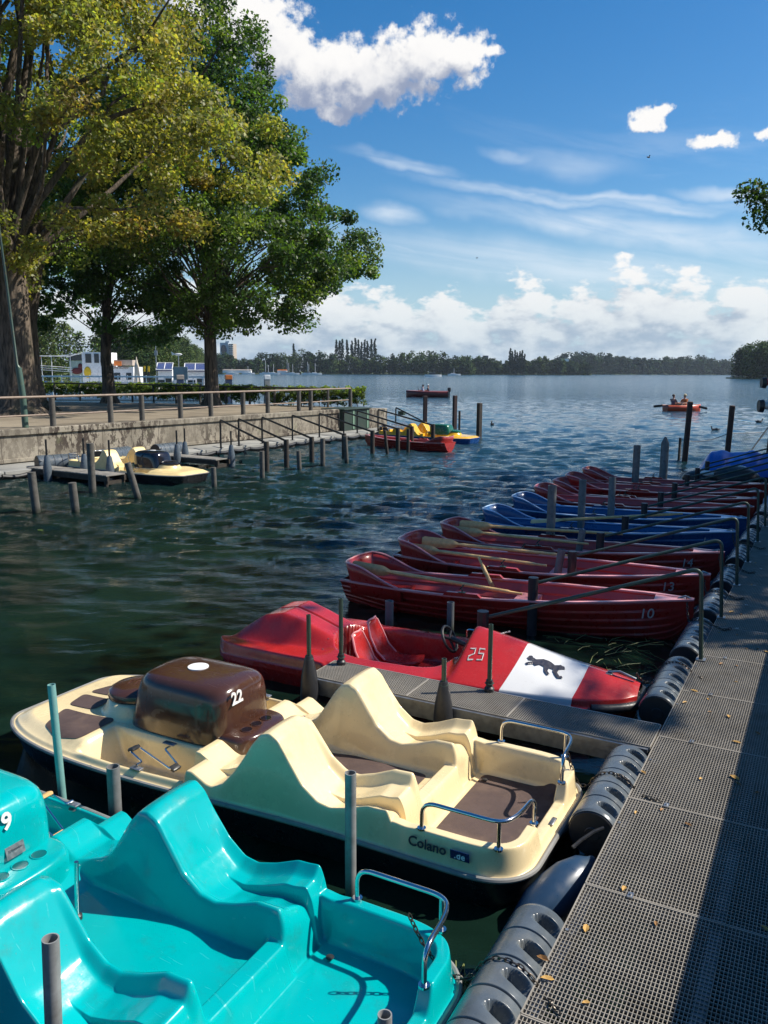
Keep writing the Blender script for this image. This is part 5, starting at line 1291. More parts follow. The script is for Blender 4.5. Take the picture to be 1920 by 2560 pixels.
# more trees behind at left
p = at(0, 0, 0)
tree('lime_tree', (-24, 50, QZ), 'green tree behind the broad old tree at the left edge', shell_crown([(3.5, 3), (6, 6), (10, 6.5), (15, 5), (19, 2)], inner=.3), 150, 1.2, 130, .18, colgreen, .35, 4, 61, limbs=30)
# hedges and the inner fence
def hedge(pts, w, h, label, n=26000, seed=5):
    rs = np.random.RandomState(seed); o = empty('hedge', pts[0], 0, label, 'hedge'); base = Vector(pts[0]); seg = [(Vector(a), Vector(b2)) for a, b2 in zip(pts, pts[1:])]; tot = sum((b2 - a).length for a, b2 in seg)
    C_ = []; 
    for i in range(int(n / 60)):
        q = rs.rand() * tot
        for a, b2 in seg:
            L = (b2 - a).length
            if q <= L: break
            q -= L
        d = (b2 - a).normalized(); nn = Vector((-d.y, d.x, 0)); c = a + d * q + nn * rs.uniform(-.5, .5) * w - base; z = h * (.12 + .80 * rs.rand() ** .7); C_.append((c.x, c.y, z))
    cols = [(np.array([.15, .21, .025]) if c[2] > h * .75 else np.array([.07, .11, .018])) * rs.uniform(.6, 1.3) for c in C_]  # sunlit top painted in: brighter leaf colour high up, darker below
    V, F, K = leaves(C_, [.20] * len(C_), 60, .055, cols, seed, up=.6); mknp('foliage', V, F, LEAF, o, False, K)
    mb = MB()
    for i in range(int(tot / .35)):
        q = i * .35
        for a, b2 in seg:
            L = (b2 - a).length
            if q <= L: break
            q -= L
        c = a.lerp(b2, min(1, q / L)) - base; mb.tube([(c.x, c.y, 0), (c.x + rs.normal(0, .08), c.y + rs.normal(0, .08), h * .8)], .018, 4)
    mb.build('stem', BARK, o); return o
hp = [at(905, 1022, QZ), at(780, 1017, QZ), atY(560, 1000, 47.5), atY(330, 990, 54), atY(80, 985, 58), atY(-120, 985, 60)]
for q in hp: q.z = QZ
hp[0] = lf(-1.1, 21.7, QZ); hp[1] = lf(-2.6, 20.2, QZ)
hedge(hp, .95, 1.06, 'clipped green hedge behind the promenade, ending at the water', 60000)
inner = empty('inner_fence', (0, 0, 0), 0, 'low dark fence rail in front of the clipped hedge', 'fence')
ip = [q + Vector((.25, -.75, 0)) for q in hp]
mb = MB(); mb.tube([(q.x, q.y, QZ + .95) for q in ip[1:]], .045, 8); mb.build('top_rail', darkwood, inner)
for a, b2 in zip(ip[1:], ip[2:]):
    for i in range(4): c = a.lerp(b2, i / 4); MB().tube([(c.x, c.y, QZ - .2), (c.x, c.y, QZ + .95)], .065, 8).build('post', postm, inner)
# trees on the right bank: shade for the walkway and the boats
tabr = [(3.8, 3.0), (6, 4.8), (9, 5.4), (12, 4.4), (15, 2.0)]; tabe = [(5.2, 2.5), (6.0, 4.8), (7.4, 5.7), (8.6, 5.0), (9.8, 2.8), (12, 1.2)]
for k, (x, y, l, s_) in enumerate(((16.45, 23.0, 'tree whose dark crown cuts into the right edge', 71), (14.8, 17.5, 'green bank tree beside the walkway, outside the picture', 72), (14.0, 12.2, 'second bank tree near the start of the walkway', 73))):
    tree('bank_tree', (x, y, 1.37), l, shell_crown(tabr if k else tabe, inner=.2), [190, 110, 100][k], .9, [420, 110, 100][k], .058 if k == 0 else .16, lambda p, rs: G1 * rs.uniform(.7, 1.2), .30, 4.2, s_, limbs=36, group='trees on the right bank')
# ------------------------------------------------------------------ far shores
def wood(name, line, hfun, depth, label, spacing, leafsz, npl, colf, seed, kind='stuff', crown=6.5):
    rs = np.random.RandomState(seed); cs, rad, cols = [], [], []
    L = [Vector(a) for a in line]; tot = sum((b2 - a).length for a, b2 in zip(L, L[1:])); n = int(tot / spacing)
    acc = 0
    for row in range(depth):
        for i in range(n):
            q = (i + rs.rand()) / n * tot; s = 0
            for a, b2 in zip(L, L[1:]):
                l = (b2 - a).length
                if q <= s + l: break
                s += l
            d = (b2 - a).normalized(); nn = Vector((-d.y, d.x, 0)); nn = nn if nn.y > 0 else -nn
            p = a + d * (q - s) + nn * (row * spacing * 1.6 + rs.rand() * spacing); H_ = hfun(q / tot, row, rs)
            w = crown * rs.uniform(.7, 1.25) * (H_ / 18) ** .5; c0 = colf(rs) * 1.15
            for k in range(7):
                a2 = rs.rand() * 6.28; r_2 = w * .55 * rs.rand(); z = H_ * (.14 + .72 * k / 6.)
                cs.append((p.x + r_2 * math.cos(a2), p.y + r_2 * math.sin(a2), max(1, z + a.z))); rad.append(w * (.62 if k < 6 else .45)); cols.append(c0 * rs.uniform(.75, 1.25))
    V, F, C_ = leaves(cs, rad, npl, leafsz * .8, cols, seed, flat=.8, up=1.6)
    o = mknp(name, V, F, FARLEAF, None, False, C_); tag(o, label, 'wood', None, kind); return o
FG = [np.array([.022, .045, .016]), np.array([.035, .06, .018]), np.array([.05, .075, .022]), np.array([.018, .035, .018])]
fc = lambda rs: FG[rs.randint(4)] * rs.uniform(.8, 1.2)
fcd = lambda rs: FG[rs.choice([0, 3])] * rs.uniform(.75, 1.05)
fcl = lambda rs: (np.array([.07, .10, .03]) if rs.rand() < .5 else FG[rs.randint(3)]) * rs.uniform(.8, 1.3)
def shore_pt(x, D): q = atY(x, 930, D); return (q.x, q.y, 0)
line1 = [shore_pt(400, 760), shore_pt(560, 760), shore_pt(720, 800), shore_pt(900, 830), shore_pt(1180, 830)]
wood('far_wood', line1, lambda t, r, rs: (14 + 9 * rs.rand() ** 1.5 + 3 * math.sin(t * 17) - 2 * (r == 0)), 3, 'wooded far lake shore behind the sailing boats', 5.5, 1.35, 45, fc, 3)
line2 = [shore_pt(1150, 900), shore_pt(1480, 940)]
wood('far_wood', line2, lambda t, r, rs: 14 + 5 * rs.rand() + 3 * math.sin(t * 12), 3, 'wooded far lake shore below the radio mast', 6, 1.5, 45, fcd if False else fc, 4)
line3 = [shore_pt(1440, 1250), shore_pt(1640, 1350), shore_pt(1850, 1450), shore_pt(2300, 1500)]
wood('far_wood', line3, lambda t, r, rs: (27 - 8 * t) + 8 * rs.rand() * (rs.rand() < .5) + 3 * math.sin(t * 20), 3, 'dark distant shore wood at the right end of the lake', 9, 2.3, 45, fcd, 5, crown=9)
line4 = [shore_pt(-300, 170), shore_pt(90, 180), shore_pt(230, 210), shore_pt(330, 270), shore_pt(420, 420), shore_pt(470, 640)]
wood('near_wood', line4, lambda t, r, rs: (13.2 + 2.5 * rs.rand() + 1.5 * math.sin(t * 30)) * (1 + .22 * r) , 2, 'sunlit wooded slope behind the moored houseboats at the left', 4.6, .42, 150, fcl, 6, crown=4.0)
line5 = [(202, 497, 0), (213, 484, 0), (245, 470, 0), (330, 465, 0)]
wood('island_wood', line5, lambda t, r, rs: 13 + 14 * min(1, t * 3.2) + 4 * rs.rand(), 4, 'dark wooded point of land at the right edge', 6, .8, 150, lambda rs: (FG[0] if rs.rand() < .7 else np.array([.06, .10, .025])) * rs.uniform(.7, 1.2), 8, crown=7)
# ground under the far woods
def land(name, line, back, h=.6):
    n = len(line); V = [(a[0], a[1], -1) for a in line] + [(a[0], a[1], h) for a in line] + [(a[0] + back[0], a[1] + back[1], h + 1.5) for a in line]
    F = [(i, i + 1, n + i + 1, n + i) for i in range(n - 1)] + [(n + i, n + i + 1, 2 * n + i + 1, 2 * n + i) for i in range(n - 1)]
    mk(name, V, F, MATS['reed_green'], smooth=False)['kind'] = 'structure'
simple('reed_green', (.10, .13, .04), .9, var=.3, scale=.05)
land('far_shore', line1, (0, 900)); land('far_shore', line2, (0, 900)); land('far_shore', line3, (0, 1500)); land('near_shore', line4, (-300, 300)); land('island_shore', line5, (200, 300))
# poplars
def poplar(x, D, h, label, grp, seed):
    rs = np.random.RandomState(seed); p = shore_pt(x, D); o = empty('poplar', p, 0, label, 'poplar', grp)
    n = 16; cs = [(rs.normal(0, .3), rs.normal(0, .3), h * (.14 + .84 * k / (n - 1))) for k in range(n)]; rad = [h * .085 * (1.1 - .85 * (k / (n - 1)) ** 1.5) for k in range(n)]
    V, F, C_ = leaves(cs, rad, 45, .75, [FG[3] * rs.uniform(.8, 1.2) for _ in cs], seed, flat=1.6, up=0); mknp('crown', V, F, FARLEAF, o, False, C_)
    MB().cyl((0, 0, 0), (0, 0, h * .9), .4, 6, .1).build('trunk', BARK, o)
for i, (x, h) in enumerate(((841, 34), (849, 33.5), (856, 34.5), (868, 34), (880, 33), (888, 36), (896, 34), (903, 32), (911, 34), (918, 33), (928, 34.5), (937, 35.5))):
    poplar(x, 850 + 8 * (i % 2), h, 'slim dark poplar in the long row above the far wood', 'poplars in the long row on the far shore', 100 + i)
for i, (x, h) in enumerate(((1274, 28), (1280, 25), (1286, 26), (1292, 24), (1298, 24.5), (1304, 26), (1310, 22))):
    poplar(x, 880 + 6 * (i % 2), h * .98, 'slim dark poplar in the short row near the reed bank', 'poplars in the short row on the far shore', 140 + i)
for i, (x, h) in enumerate(((735, 29),)): poplar(x, 830, h, 'single slim poplar behind the moored sailing boats', None, 160)

# ------------------------------------------------------------------ towers, mast, far buildings
def tower(x0, x1, ytop, D, label, wallm, sidem, seed, mural=False):
    a, b2 = atY(x0, ytop, D), atY(x1, ytop, D); w = (b2.x - a.x); h = a.z; o = empty('tower_block', ((a.x + b2.x) / 2, D, 0), R(-12), label, 'tower block')
    MB().box((-w * .18, 0, h / 2), (w * .62, 14, h)).build('wall', wallm, o, smooth=False)
    MB().box((w * .31, 1, h / 2 - .8), (w * .34, 13, h - 1.6)).build('side_wall', sidem, o, smooth=False)
    MB().box((-w * .05, 2, h + 1.2), (w * .3, 6, 2.6)).build('roof_house', wallm, o, smooth=False)
    mb = MB(); mg = MB(); nfl = int(h / 3)
    for k in range(2, nfl):
        z = k * 3.0
        for c in range(2): mb.box((w * (.22 + .17 * c), -6.1, z), (w * .12, 1.4, 1.1)); mg.box((w * (.22 + .17 * c), -5.55, z + 1.5), (w * .10, .2, 1.5))
    mb.build('balcony', orangep if not mural else whitepaint, o, smooth=False); mg.build('window', glass, o, smooth=False)
    if mural:
        mb = MB(); fx = -w * .2; 
        mb.ell((fx, -7.1, h - 12), (w * .17, .25, 6.2)); mb.build('mural_face', simple('mural_face_paint', (.20, .12, .09), .8), o)
        mb = MB(); mb.tube([(fx + w * .17 * math.cos(a), -7.2, h - 11 + 6.8 * math.sin(a)) for a in np.linspace(-.3, 3.44, 14)], 1.3, 6); mb.build('mural_hair', blacktext, o)
        mb = MB(); mb.ell((fx - w * .07, -7.4, h - 11), (1.0, .2, .5)); mb.ell((fx + w * .06, -7.4, h - 11), (1.0, .2, .5)); mb.box((fx, -7.4, h - 15.4), (2.2, .2, .5)); mb.build('mural_features', blacktext, o)
    return o
tower(408, 448, 850, 1150, 'dark blue tower block with orange balconies on the far shore', simple('dark_blue_facade', (.035, .055, .11), .6, var=.4, scale=.12), simple('tower_concrete', (.4, .33, .27), .8), 1)
tower(553, 588, 857, 1250, 'pale tower block painted with a large face mural', simple('pale_blue_facade', (.35, .42, .48), .7, var=.2, scale=.1), MATS['tower_concrete'], 2, True)
a = atY(1445, 875, 1300); o = empty('radio_mast', (a.x, 1300, 0), 0, 'thin radio mast above the far wood', 'mast'); MB().cyl((0, 0, 0), (0, 0, a.z), .55, 6, .3).build('pole', MATS['tower_concrete'], o)
a = atY(1214, 889, 1200); o = empty('church_tower', (a.x, 1200, 0), 0, 'small distant tower standing above the wood left of the poplars', 'tower'); MB().box((0, 0, a.z / 2), (7, 7, a.z)).build('wall', MATS['dark_blue_facade'], o); MB().box((0, 0, a.z - 6), (8.4, 8.4, 1.5)).build('gallery', MATS['tower_concrete'], o)
a = atY(1409, 897, 1150); o = empty('flat_roof_building', (a.x, 1150, 0), 0, 'long flat white building top above the far wood', 'building'); MB().box((0, 0, a.z - 2), (11 * 1.15, 8, 4)).build('wall', whitepaint, o); MB().box((0, 0, a.z + .3), (13, 9, .6)).build('roof', MATS['tower_concrete'], o)
# sailing boats at the far moorings, seen very small
for k, (x, h) in enumerate(((664, 12), (671, 8), (684, 9), (718, 13), (722, 10), (732, 9), (769, 11), (772, 9), (788, 10), (620, 7), (580, 5), (1135, 6))):
    q = shore_pt(x, 745); o = empty('sailing_boat', q, 0, 'tiny white sailing boat moored before the far wood', 'sailing boat', 'sailing boats moored at the far shore')
    mb = MB(); mb.prism([(-5.5, 0), (-4.8, -1.2), (2, -1.3), (6, 0), (2, 1.3), (-4.8, 1.2)], -.3, 1.2); mb.box((-.8, 0, 1.5), (4, 1.6, .7)); mb.build('hull', whitepaint, o); MB().cyl((0, 0, 1), (0, 0, h), .16, 5).build('mast', whitepaint, o)
for x, w_, l in ((580, 26, 'low pale boathouse among the far trees, left one'), (615, 16, 'low pale boathouse among the far trees, right one'), (706, 14, 'red and white club house behind the far sailing boats')):
    q = shore_pt(x, 752); o = empty('boathouse', q, 0, l, 'boathouse'); MB().box((0, 0, 2.2), (w_ * .6, 6, 2.6)).build('wall', whitepaint, o, smooth=False); mb = MB(); mb.box((0, 0, 3.8), (w_ * .64, 7, .8), taper=.8); mb.build('roof', orangep if x == 706 else MATS['tower_concrete'], o, smooth=False)

# ------------------------------------------------------------------ people helper
def body(name, joints, edges, mat, parent):
    me = bpy.data.meshes.new(name); me.from_pydata([j[0] for j in joints], edges, []); me.update(); o = bpy.data.objects.new(name, me); COL.objects.link(o); o.parent = parent; me.materials.append(mat)
    s = o.modifiers.new('skin', 'SKIN'); 
    for i, j in enumerate(joints): me.skin_vertices[0].data[i].radius = (j[1], j[1]); me.skin_vertices[0].data[i].use_root = (i == 0)
    ss_ = o.modifiers.new('sub', 'SUBSURF'); ss_.levels = 1; ss_.render_levels = 1; return o
def seated(name, loc, rz, label, shirt, trouser, hairm, grip=None, hat=None, reach=.35):
    o = empty(name, loc, rz, label, 'person')            # sits facing +x, hips at z=.0
    g = grip or ((.45, -.25, .28), (.45, .25, .28))
    j = [((0, 0, .08), .15), ((.0, 0, .30), .145), ((-.02, 0, .50), .16), ((-.01, 0, .60), .07), ((0, 0, .66), .055), ((.01, 0, .75), .095), ((.02, 0, .83), .09),
         ((0, -.20, .52), .062), ((.12, -.27, .30), .045), (g[0], .032), ((g[0][0] + .07, g[0][1], g[0][2]), .028),
         ((0, .20, .52), .062), ((.12, .27, .30), .045), (g[1], .032), ((g[1][0] + .07, g[1][1], g[1][2]), .028),
         ((.42, -.11, .16), .072), ((.62, -.11, -.18), .045), ((.74, -.11, -.20), .04), ((.42, .11, .16), .072), ((.62, .11, -.18), .045), ((.74, .11, -.20), .04)]
    e = [(0, 1), (1, 2), (2, 3), (3, 4), (4, 5), (5, 6), (2, 7), (7, 8), (8, 9), (9, 10), (2, 11), (11, 12), (12, 13), (13, 14), (0, 15), (15, 16), (16, 17), (0, 18), (18, 19), (19, 20)]
    body('body', j, e, skin, o)
    js = [((0, 0, .10), .17), ((.0, 0, .30), .165), ((-.02, 0, .50), .175), ((0, -.21, .53), .078), ((.11, -.265, .33), .062), ((0, .21, .53), .078), ((.11, .265, .33), .062)]
    body('shirt', js, [(0, 1), (1, 2), (2, 3), (3, 4), (2, 5), (5, 6)], shirt, o)
    body('trousers', [((0, 0, .06), .17), ((.42, -.11, .16), .09), ((.58, -.11, -.10), .065), ((.42, .11, .16), .09), ((.58, .11, -.10), .065)], [(0, 1), (1, 2), (0, 3), (3, 4)], trouser, o)
    mb = MB(); mb.ell((-.02, 0, .84), (.115, .10, .10)); mb.build('hair', hairm, o)
    mb = MB(); mb.ell((.115, 0, .775), (.022, .018, .022)); mb.ell((.10, -.035, .80), (.012, .014, .01)); mb.ell((.10, .035, .80), (.012, .014, .01)); mb.build('face', skin, o)
    if hat: mb = MB(); mb.lathe([(.17, 0), (.17, .01), (.10, .015), (.095, .09), (.05, .11)], c=(0, 0, .85)); mb.build('hat', hat, o)
    return o
shirt_o = simple('orange_shirt', (.55, .13, .02), .8); shirt_g = simple('grey_shirt', (.09, .10, .12), .8); shirt_b = simple('pale_blue_shirt', (.35, .45, .6), .8); shirt_d = simple('dark_jacket', (.03, .03, .05), .8); trs = simple('dark_trousers', (.03, .03, .04), .8); hair = simple('dark_hair', (.03, .02, .015), .6); straw = simple('straw_hat', (.6, .5, .32), .8)
def skiff(name, loc, rz, L, Wd, hm, rm, label, hgt=.55, transom=.8):
    o = empty(name, loc, rz, label, 'boat')      # x forward
    S = np.linspace(0, 1, 30); V = []; prof = [(0, -.12), (.6, -.05), (.9, .2), (1, 1)]
    for s in S:
        b2 = Wd / 2 * (min(1, transom + .8 * s) if s < .4 else max(.02, (1 - ((s - .4) / .6) ** 2.4))); sh = hgt * (1 + .25 * max(0, s - .5) ** 1.2)
        row = [(b2 * q, -.12 + (sh + .12) * z if z > 0 else z) for q, z in ((1, 1), (.97, .6), (.85, .25), (.5, .02))]
        V += [(s * L - L / 2, x, z) for x, z in row] + [(s * L - L / 2, 0, -.15)] + [(s * L - L / 2, -x, z) for x, z in row[::-1]]
    F = [(i * 9 + k, i * 9 + k + 1, i * 9 + 10 + k, i * 9 + 9 + k) for i in range(29) for k in range(8)] + [tuple(range(9))]
    h_ = mk('hull', V, F, hm, o, angle=50); md = h_.modifiers.new('t', 'SOLIDIFY'); md.thickness = .03
    MB().tube([V[i * 9] for i in range(30)] + [V[i * 9 + 8] for i in range(29, -1, -1)], .028, 6).build('gunwale', rm, o)
    mb = MB()
    for s in (.18, .42, .68): mb.box((s * L - L / 2, 0, .26), (.26, Wd * .8 if s < .5 else Wd * .6, .03))
    mb.box((0, 0, .02), (L * .75, Wd * .55, .03)); mb.build('seat_bench', rm, o); return o
# motor boat, left of centre
pa, pb = at(1016, 990, 0), at(1118, 994, 0); c = (pa + pb) / 2; d = pa - pb; D0_ = d.length
wd = simple('mahogany_hull', (.12, .022, .018), .25)
c = at(1068, 993, 0); wdt = (1118 - 1014) / FPX * c.y
mbz = R(176); o = skiff('motor_boat', (c.x, c.y, 0), mbz, wdt, 1.7, wd, redrail, 'long dark red motor boat with an outboard engine on the open lake', hgt=.75)
mb = MB(); mb.box((-wdt / 2 - .1, 0, .95), (.42, .34, .55), bev=.08); mb.box((-wdt / 2 - .1, 0, .35), (.16, .12, 1.0)); mb.build('outboard_engine', rubber, o)
mb = MB(); mb.box((wdt * .13, -.35, 1.0), (.06, .45, .5), (0, R(12), 0)); mb.box((wdt * .21, .3, 1.0), (.06, .45, .5), (0, R(12), 0)); mb.build('seat_back', rubber, o)
sc_ = 1.05
for dx, l, sh_, hh in ((.55, 'seated person in a pale blue shirt in the motor boat', shirt_b, None), (-.1, 'seated person in a dark jacket and white hat in the motor boat', shirt_d, whitepaint)):
    q = Vector((dx, .2 if dx > 0 else -.3, .55)); q.rotate(Euler((0, 0, mbz))); s_ = seated('person', (c.x + q.x, c.y + q.y, q.z), mbz, l, sh_, trs, hair, hat=hh); s_.scale = (1.1, 1.1, 1.1)
# rowing couple, right
c = at(1706, 1028, 0); w_ = 74 / FPX * c.y; rz = R(8)
o = skiff('rowing_boat', (c.x, c.y, 0), rz, w_ * 1.25, 1.35, simple('orange_red_hull', (.42, .045, .012), .35), simple('orange_rail', (.55, .12, .03), .4), 'orange red rowing boat with two people rowing on the open lake', hgt=.5, transom=.75)
for dx, l, sh_, hm_ in ((-.85, 'seated person in a dark grey shirt in the stern of the orange boat', shirt_g, None), (.15, 'rower in an orange shirt and straw hat in the orange boat', shirt_o, straw)):
    q = Vector((dx, 0, .35)); q.rotate(Euler((0, 0, rz))); s_ = seated('person', (c.x + q.x, c.y + q.y, q.z), rz + (R(180) if hm_ else 0) + R(20), l, sh_, trs, hair, hat=hm_); s_.scale = (1.15, 1.15, 1.15)
for x, y, l in ((1636, 1016, 'dark oar held out to the left of the orange boat'), (1766, 1021, 'dark oar held out to the right of the orange boat')):
    e = atY(x, y, c.y); b2 = Vector((c.x + (.35 if x > 1700 else -.3), c.y, .62)); dd = (e - b2)
    o = bpy.data.objects.new('oar', None); COL.objects.link(o); tag(o, l, 'oar'); o.location = b2; o.rotation_mode = 'QUATERNION'; o.rotation_quaternion = dd.to_track_quat('X', 'Z')
    MB().cyl((-.3, 0, 0), (dd.length - .6, 0, 0), .03, 6).build('shaft', darkwood, o); MB().box((dd.length - .3, 0, 0), (.75, .05, .2), bev=.02).build('blade', blacksteel, o)
# boats cut by the right edge: red and white hulls laid up on racks
for x, y, ln, r, m_, l, D in ((1905, 957, 2.6, .32, redg, 'red boat tip poking in at the right edge', 24), (1898, 1015, 2.6, .36, whiteg, 'white and grey boat tip poking in at the right edge', 23)):
    q = atY(x, y, D); o = empty('laid_up_boat', q, R(-8), l, 'boat')
    V = []; 
    for s in np.linspace(0, 1, 16):
        rr = r * math.sin(min(1, .12 + s) * math.pi / 2) ** .7
        V += [(s * ln, rr * math.cos(a) * .9, rr * .8 * math.sin(a) * (1 if math.sin(a) > 0 else .8) + .1 * s) for a in np.linspace(0, 2 * math.pi, 16, endpoint=False)]
    F = [(i * 16 + k, i * 16 + (k + 1) % 16, i * 16 + 16 + (k + 1) % 16, i * 16 + 16 + k) for i in range(15) for k in range(16)] + [tuple(range(16))[::-1], tuple(240 + k for k in range(16))]
    mk('hull', V, F, m_, o); MB().lathe([(r * .45, -.02), (r * .5, .1), (r * .3, .12)], M=Euler((0, R(90), 0)).to_matrix()).build('nose_cap', rubber, o)
    MB().box((ln * .8, 0, -q.z / 2 - .1), (.1, .5, q.z), None).build('rack_leg', darkwood, o)
# ducks
for x, y, rz, l in ((1788, 1078, 180, 'dark duck swimming left of the net posts'), (1897, 1057, 0, 'small dark duck near the right edge'), (1230, 1065, 90, 'small dark duck beyond the timber posts')):
    q = at(x, y, .0); o = empty('duck', q, R(rz), l, 'duck')
    body('body', [((0, 0, .06), .10), ((.14, 0, .07), .085), ((-.16, 0, .09), .06), ((-.26, 0, .13), .02), ((.20, 0, .14), .04), ((.21, 0, .24), .035), ((.24, 0, .29), .045)], [(0, 1), (0, 2), (2, 3), (1, 4), (4, 5), (5, 6)], rubber, o)
    MB().box((.31, 0, .285), (.07, .035, .015), bev=.004).build('bill', yellowp, o)
# birds in the sky
for x, y, D, s, l in ((1621, 393, 60, .16, 'small dark bird high in the blue sky'), (1192, 645, 90, .12, 'tiny bird low above the cloud bank')):
    q = atY(x, y, D); o = empty('bird', q, .5, l, 'bird'); mb = MB(); mb.ell((0, 0, 0), (s, s * .3, s * .3)); mb.add([(0, 0, 0), (-s * .4, s * 1.2, s * .6), (s * .3, s * 1.0, s * .5), (s * .4, 0, 0)], [(0, 1, 2, 3)]); mb.add([(0, 0, 0), (-s * .4, -s * 1.0, s * .7), (s * .3, -s * .9, s * .6), (s * .4, 0, 0)], [(3, 2, 1, 0)]); mb.build('body', rubber, o)
# concrete mooring dolphins behind the hedge
for x, yt, w_, l, m_ in ((571, 938, 15, 'square mooring post with an orange top behind the hedge', orangep), (667, 938, 13, 'square mooring post with a grey top behind the hedge', whitepaint), (450, 938, 16, 'dark square mooring post before the solar houseboat', MATS['tower_concrete'])):
    D = 84; q = atY(x, yt, D); s = w_ / FPX * D; o = empty('mooring_dolphin', (q.x, q.y, 0), R(20), l, 'mooring post'); MB().box((0, 0, (q.z - .4) / 2 - .5), (s, s, q.z + .6), bev=.03).build('shaft', MATS['dark_blue_facade'] if x != 667 else concslab, o); MB().box((0, 0, q.z - .2), (s + .06, s + .06, .45), bev=.03).build('cap', m_, o)
# a small motor yacht and buoys far out
q = at(1080, 934.5, 0); 
for x, D, l in ((1082, 520, 'tiny white motor yacht on the far water'),):
    q = shore_pt(x, D); o = empty('motor_yacht', q, 0, l, 'yacht'); mb = MB(); mb.prism([(-5, 0), (-4.5, -1.3), (3, -1.3), (5.5, 0), (3, 1.3), (-4.5, 1.3)], -.2, 1.3); mb.build('hull', whitepaint, o); MB().box((-.5, 0, 1.9), (4, 2, 1.3), bev=.2).build('cabin', glass, o)

# ------------------------------------------------------------------ the ship and houseboats beyond the hedge
SD = 92.0
def sx_(x): return atY(x, 925, SD).x
def sz_(y): return CAM_H - (y - 926.5) / FPX * SD * 1.0
whl_ = simple('off_white_hull', (.80, .80, .79), .5, dirt=(.35, .3, .25), damt=.4); palegreen = simple('pale_green_cabin', (.33, .42, .36), .6)
ship = empty('restaurant_ship', (0, SD, 0), 0, 'white moored restaurant ship with a wheelhouse, lettering and awning poles', 'ship')
x0, x1, x2, x3 = sx_(60), sx_(213), sx_(268), sx_(333)
MB().box(((sx_(-40) + x3) / 2, 3, .55), (x3 - sx_(-40), 6.5, 1.3), bev=.3).build('hull', whl_, ship)
mb = MB(); mb.prism([(x1 - .3, 0), (sx_(268), 0), (sx_(268), 3.6), (x1 - .3, 3.6)], 1.1, sz_(884)); mb.build('wheelhouse', whl_, ship, smooth=False)
MB().box(((x1 + sx_(172)) / 2, 1.8, (1.1 + sz_(905)) / 2), (x1 - sx_(172), 3.2, sz_(905) - 1.1)).build('cabin', palegreen, ship, smooth=False)
MB().box(((x1 + sx_(172)) / 2, 1.8, sz_(897)), (x1 - sx_(172), 3.3, .62)).build('cabin_window', glass, ship, smooth=False)
for xa, xb in ((214, 231), (236, 250), (254, 262)):
    w_ = sx_(xb) - sx_(xa); o = MB(); o.box(((sx_(xa) + sx_(xb)) / 2, -.03, (sz_(888) + sz_(910)) / 2), (w_ - .1, .05, sz_(888) - sz_(910)), bev=.02); o.build('window', glass, ship)
mb = MB(); mb.ell((sx_(219), -.05, sz_(933)), (.40, .06, .62)); mb.build('yellow_disc', yellowp, ship)
mb = MB(); mb.ell((sx_(200), -.05 + .2, sz_(919)), (.26, .06, .34)); mb.ell((sx_(191), .12, sz_(930)), (.62, .06, .35)); mb.build('red_figure', simple('dark_red_paint', (.12, .02, .02), .6), ship)
mb = MB(); mb.box(((sx_(268) + x3) / 2, 1.8, (1.1 + sz_(919)) / 2), (x3 - sx_(268), 3.6, sz_(919) - 1.1)); mb.build('deck_house', whl_, ship, smooth=False)
mb = MB(); mb.box((sx_(300), 2.2, sz_(909)), (sx_(322) - sx_(275), 2, .6)); mb.build('roof_box', MATS['tower_concrete'], ship, smooth=False)
MB().box((sx_(287), 1.1, sz_(911)), (.8, .1, .5)).build('roof_sign', orangep, ship)
text('ship_lettering', 'DAS SCHIFF', .34, MATS['tower_concrete'], ship, frame_m((sx_(302), -.04, sz_(921.5)), (1, 0, 0), (0, 0, 1)), .01, .012)
mb = MB()
for xa, xb in ((285, 300), (315, 328)): mb.box(((sx_(xa) + sx_(xb)) / 2, -.02, sz_(942)), (sx_(xb) - sx_(xa), .05, .75), bev=.02)
mb.build('doorway', glass, ship)
mb = MB()
for x in (86, 97, 106, 131, 178): mb.cyl((sx_(x), -.1, 1.1), (sx_(x), -.1, sz_(894)), .03, 6)
mb.tube([(sx_(80), -.1, sz_(894)), (sx_(178), -.1, sz_(894)), (sx_(207), 0, sz_(886))], .05, 6); mb.tube([(sx_(120), 2.8, sz_(893)), (sx_(176), 2, sz_(888))], .05, 6)
for y in (916, 921, 926): mb.tube([(sx_(84), -.12, sz_(y)), (sx_(182), -.12, sz_(y + 6))], .03, 5)
mb.build('awning_frame', whitepaint, ship)
MB().add([(sx_(95), -.15, sz_(896)), (sx_(107), -.15, sz_(896)), (sx_(102), -.15, sz_(905)), (sx_(98), -.15, sz_(903))], [(0, 1, 2, 3)]).build('pennant', orangep, ship)
mb = MB()
for k in range(14): mb.ell((sx_(88 + k * 6), .6, 1.6), (.22, .2, .35)); 
mb.build('deck_chairs', blueg, ship)
# quay railing in white in front
o = empty('white_railing', (0, 88, 0), 0, 'long white railing of the landing stage beyond the hedge', 'railing')
mb = MB(); sc2 = 88 / SD
def rx_(x): return atY(x, 925, 88).x
zt = CAM_H - (943 - 926.5) / FPX * 88; mb.box(((rx_(-40) + rx_(520)) / 2, 0, zt), (rx_(520) - rx_(-40), .10, .16)); mb.box(((rx_(-40) + rx_(520)) / 2, 0, zt - .62), (rx_(520) - rx_(-40), .05, .06))
mb.build('top_rail', whitepaint, o, smooth=False)
mb = MB()
for i in range(24): mb.box((rx_(-35 + i * 23.5), 0, zt / 2 + .2), (.07, .07, zt - .1))
mb.build('post', whitepaint, o, smooth=False); MB().box(((rx_(-40) + rx_(520)) / 2, 1.6, .65), (rx_(520) - rx_(-40), 3, 1.3), bev=.1).build('landing_stage', whitepaint, o)
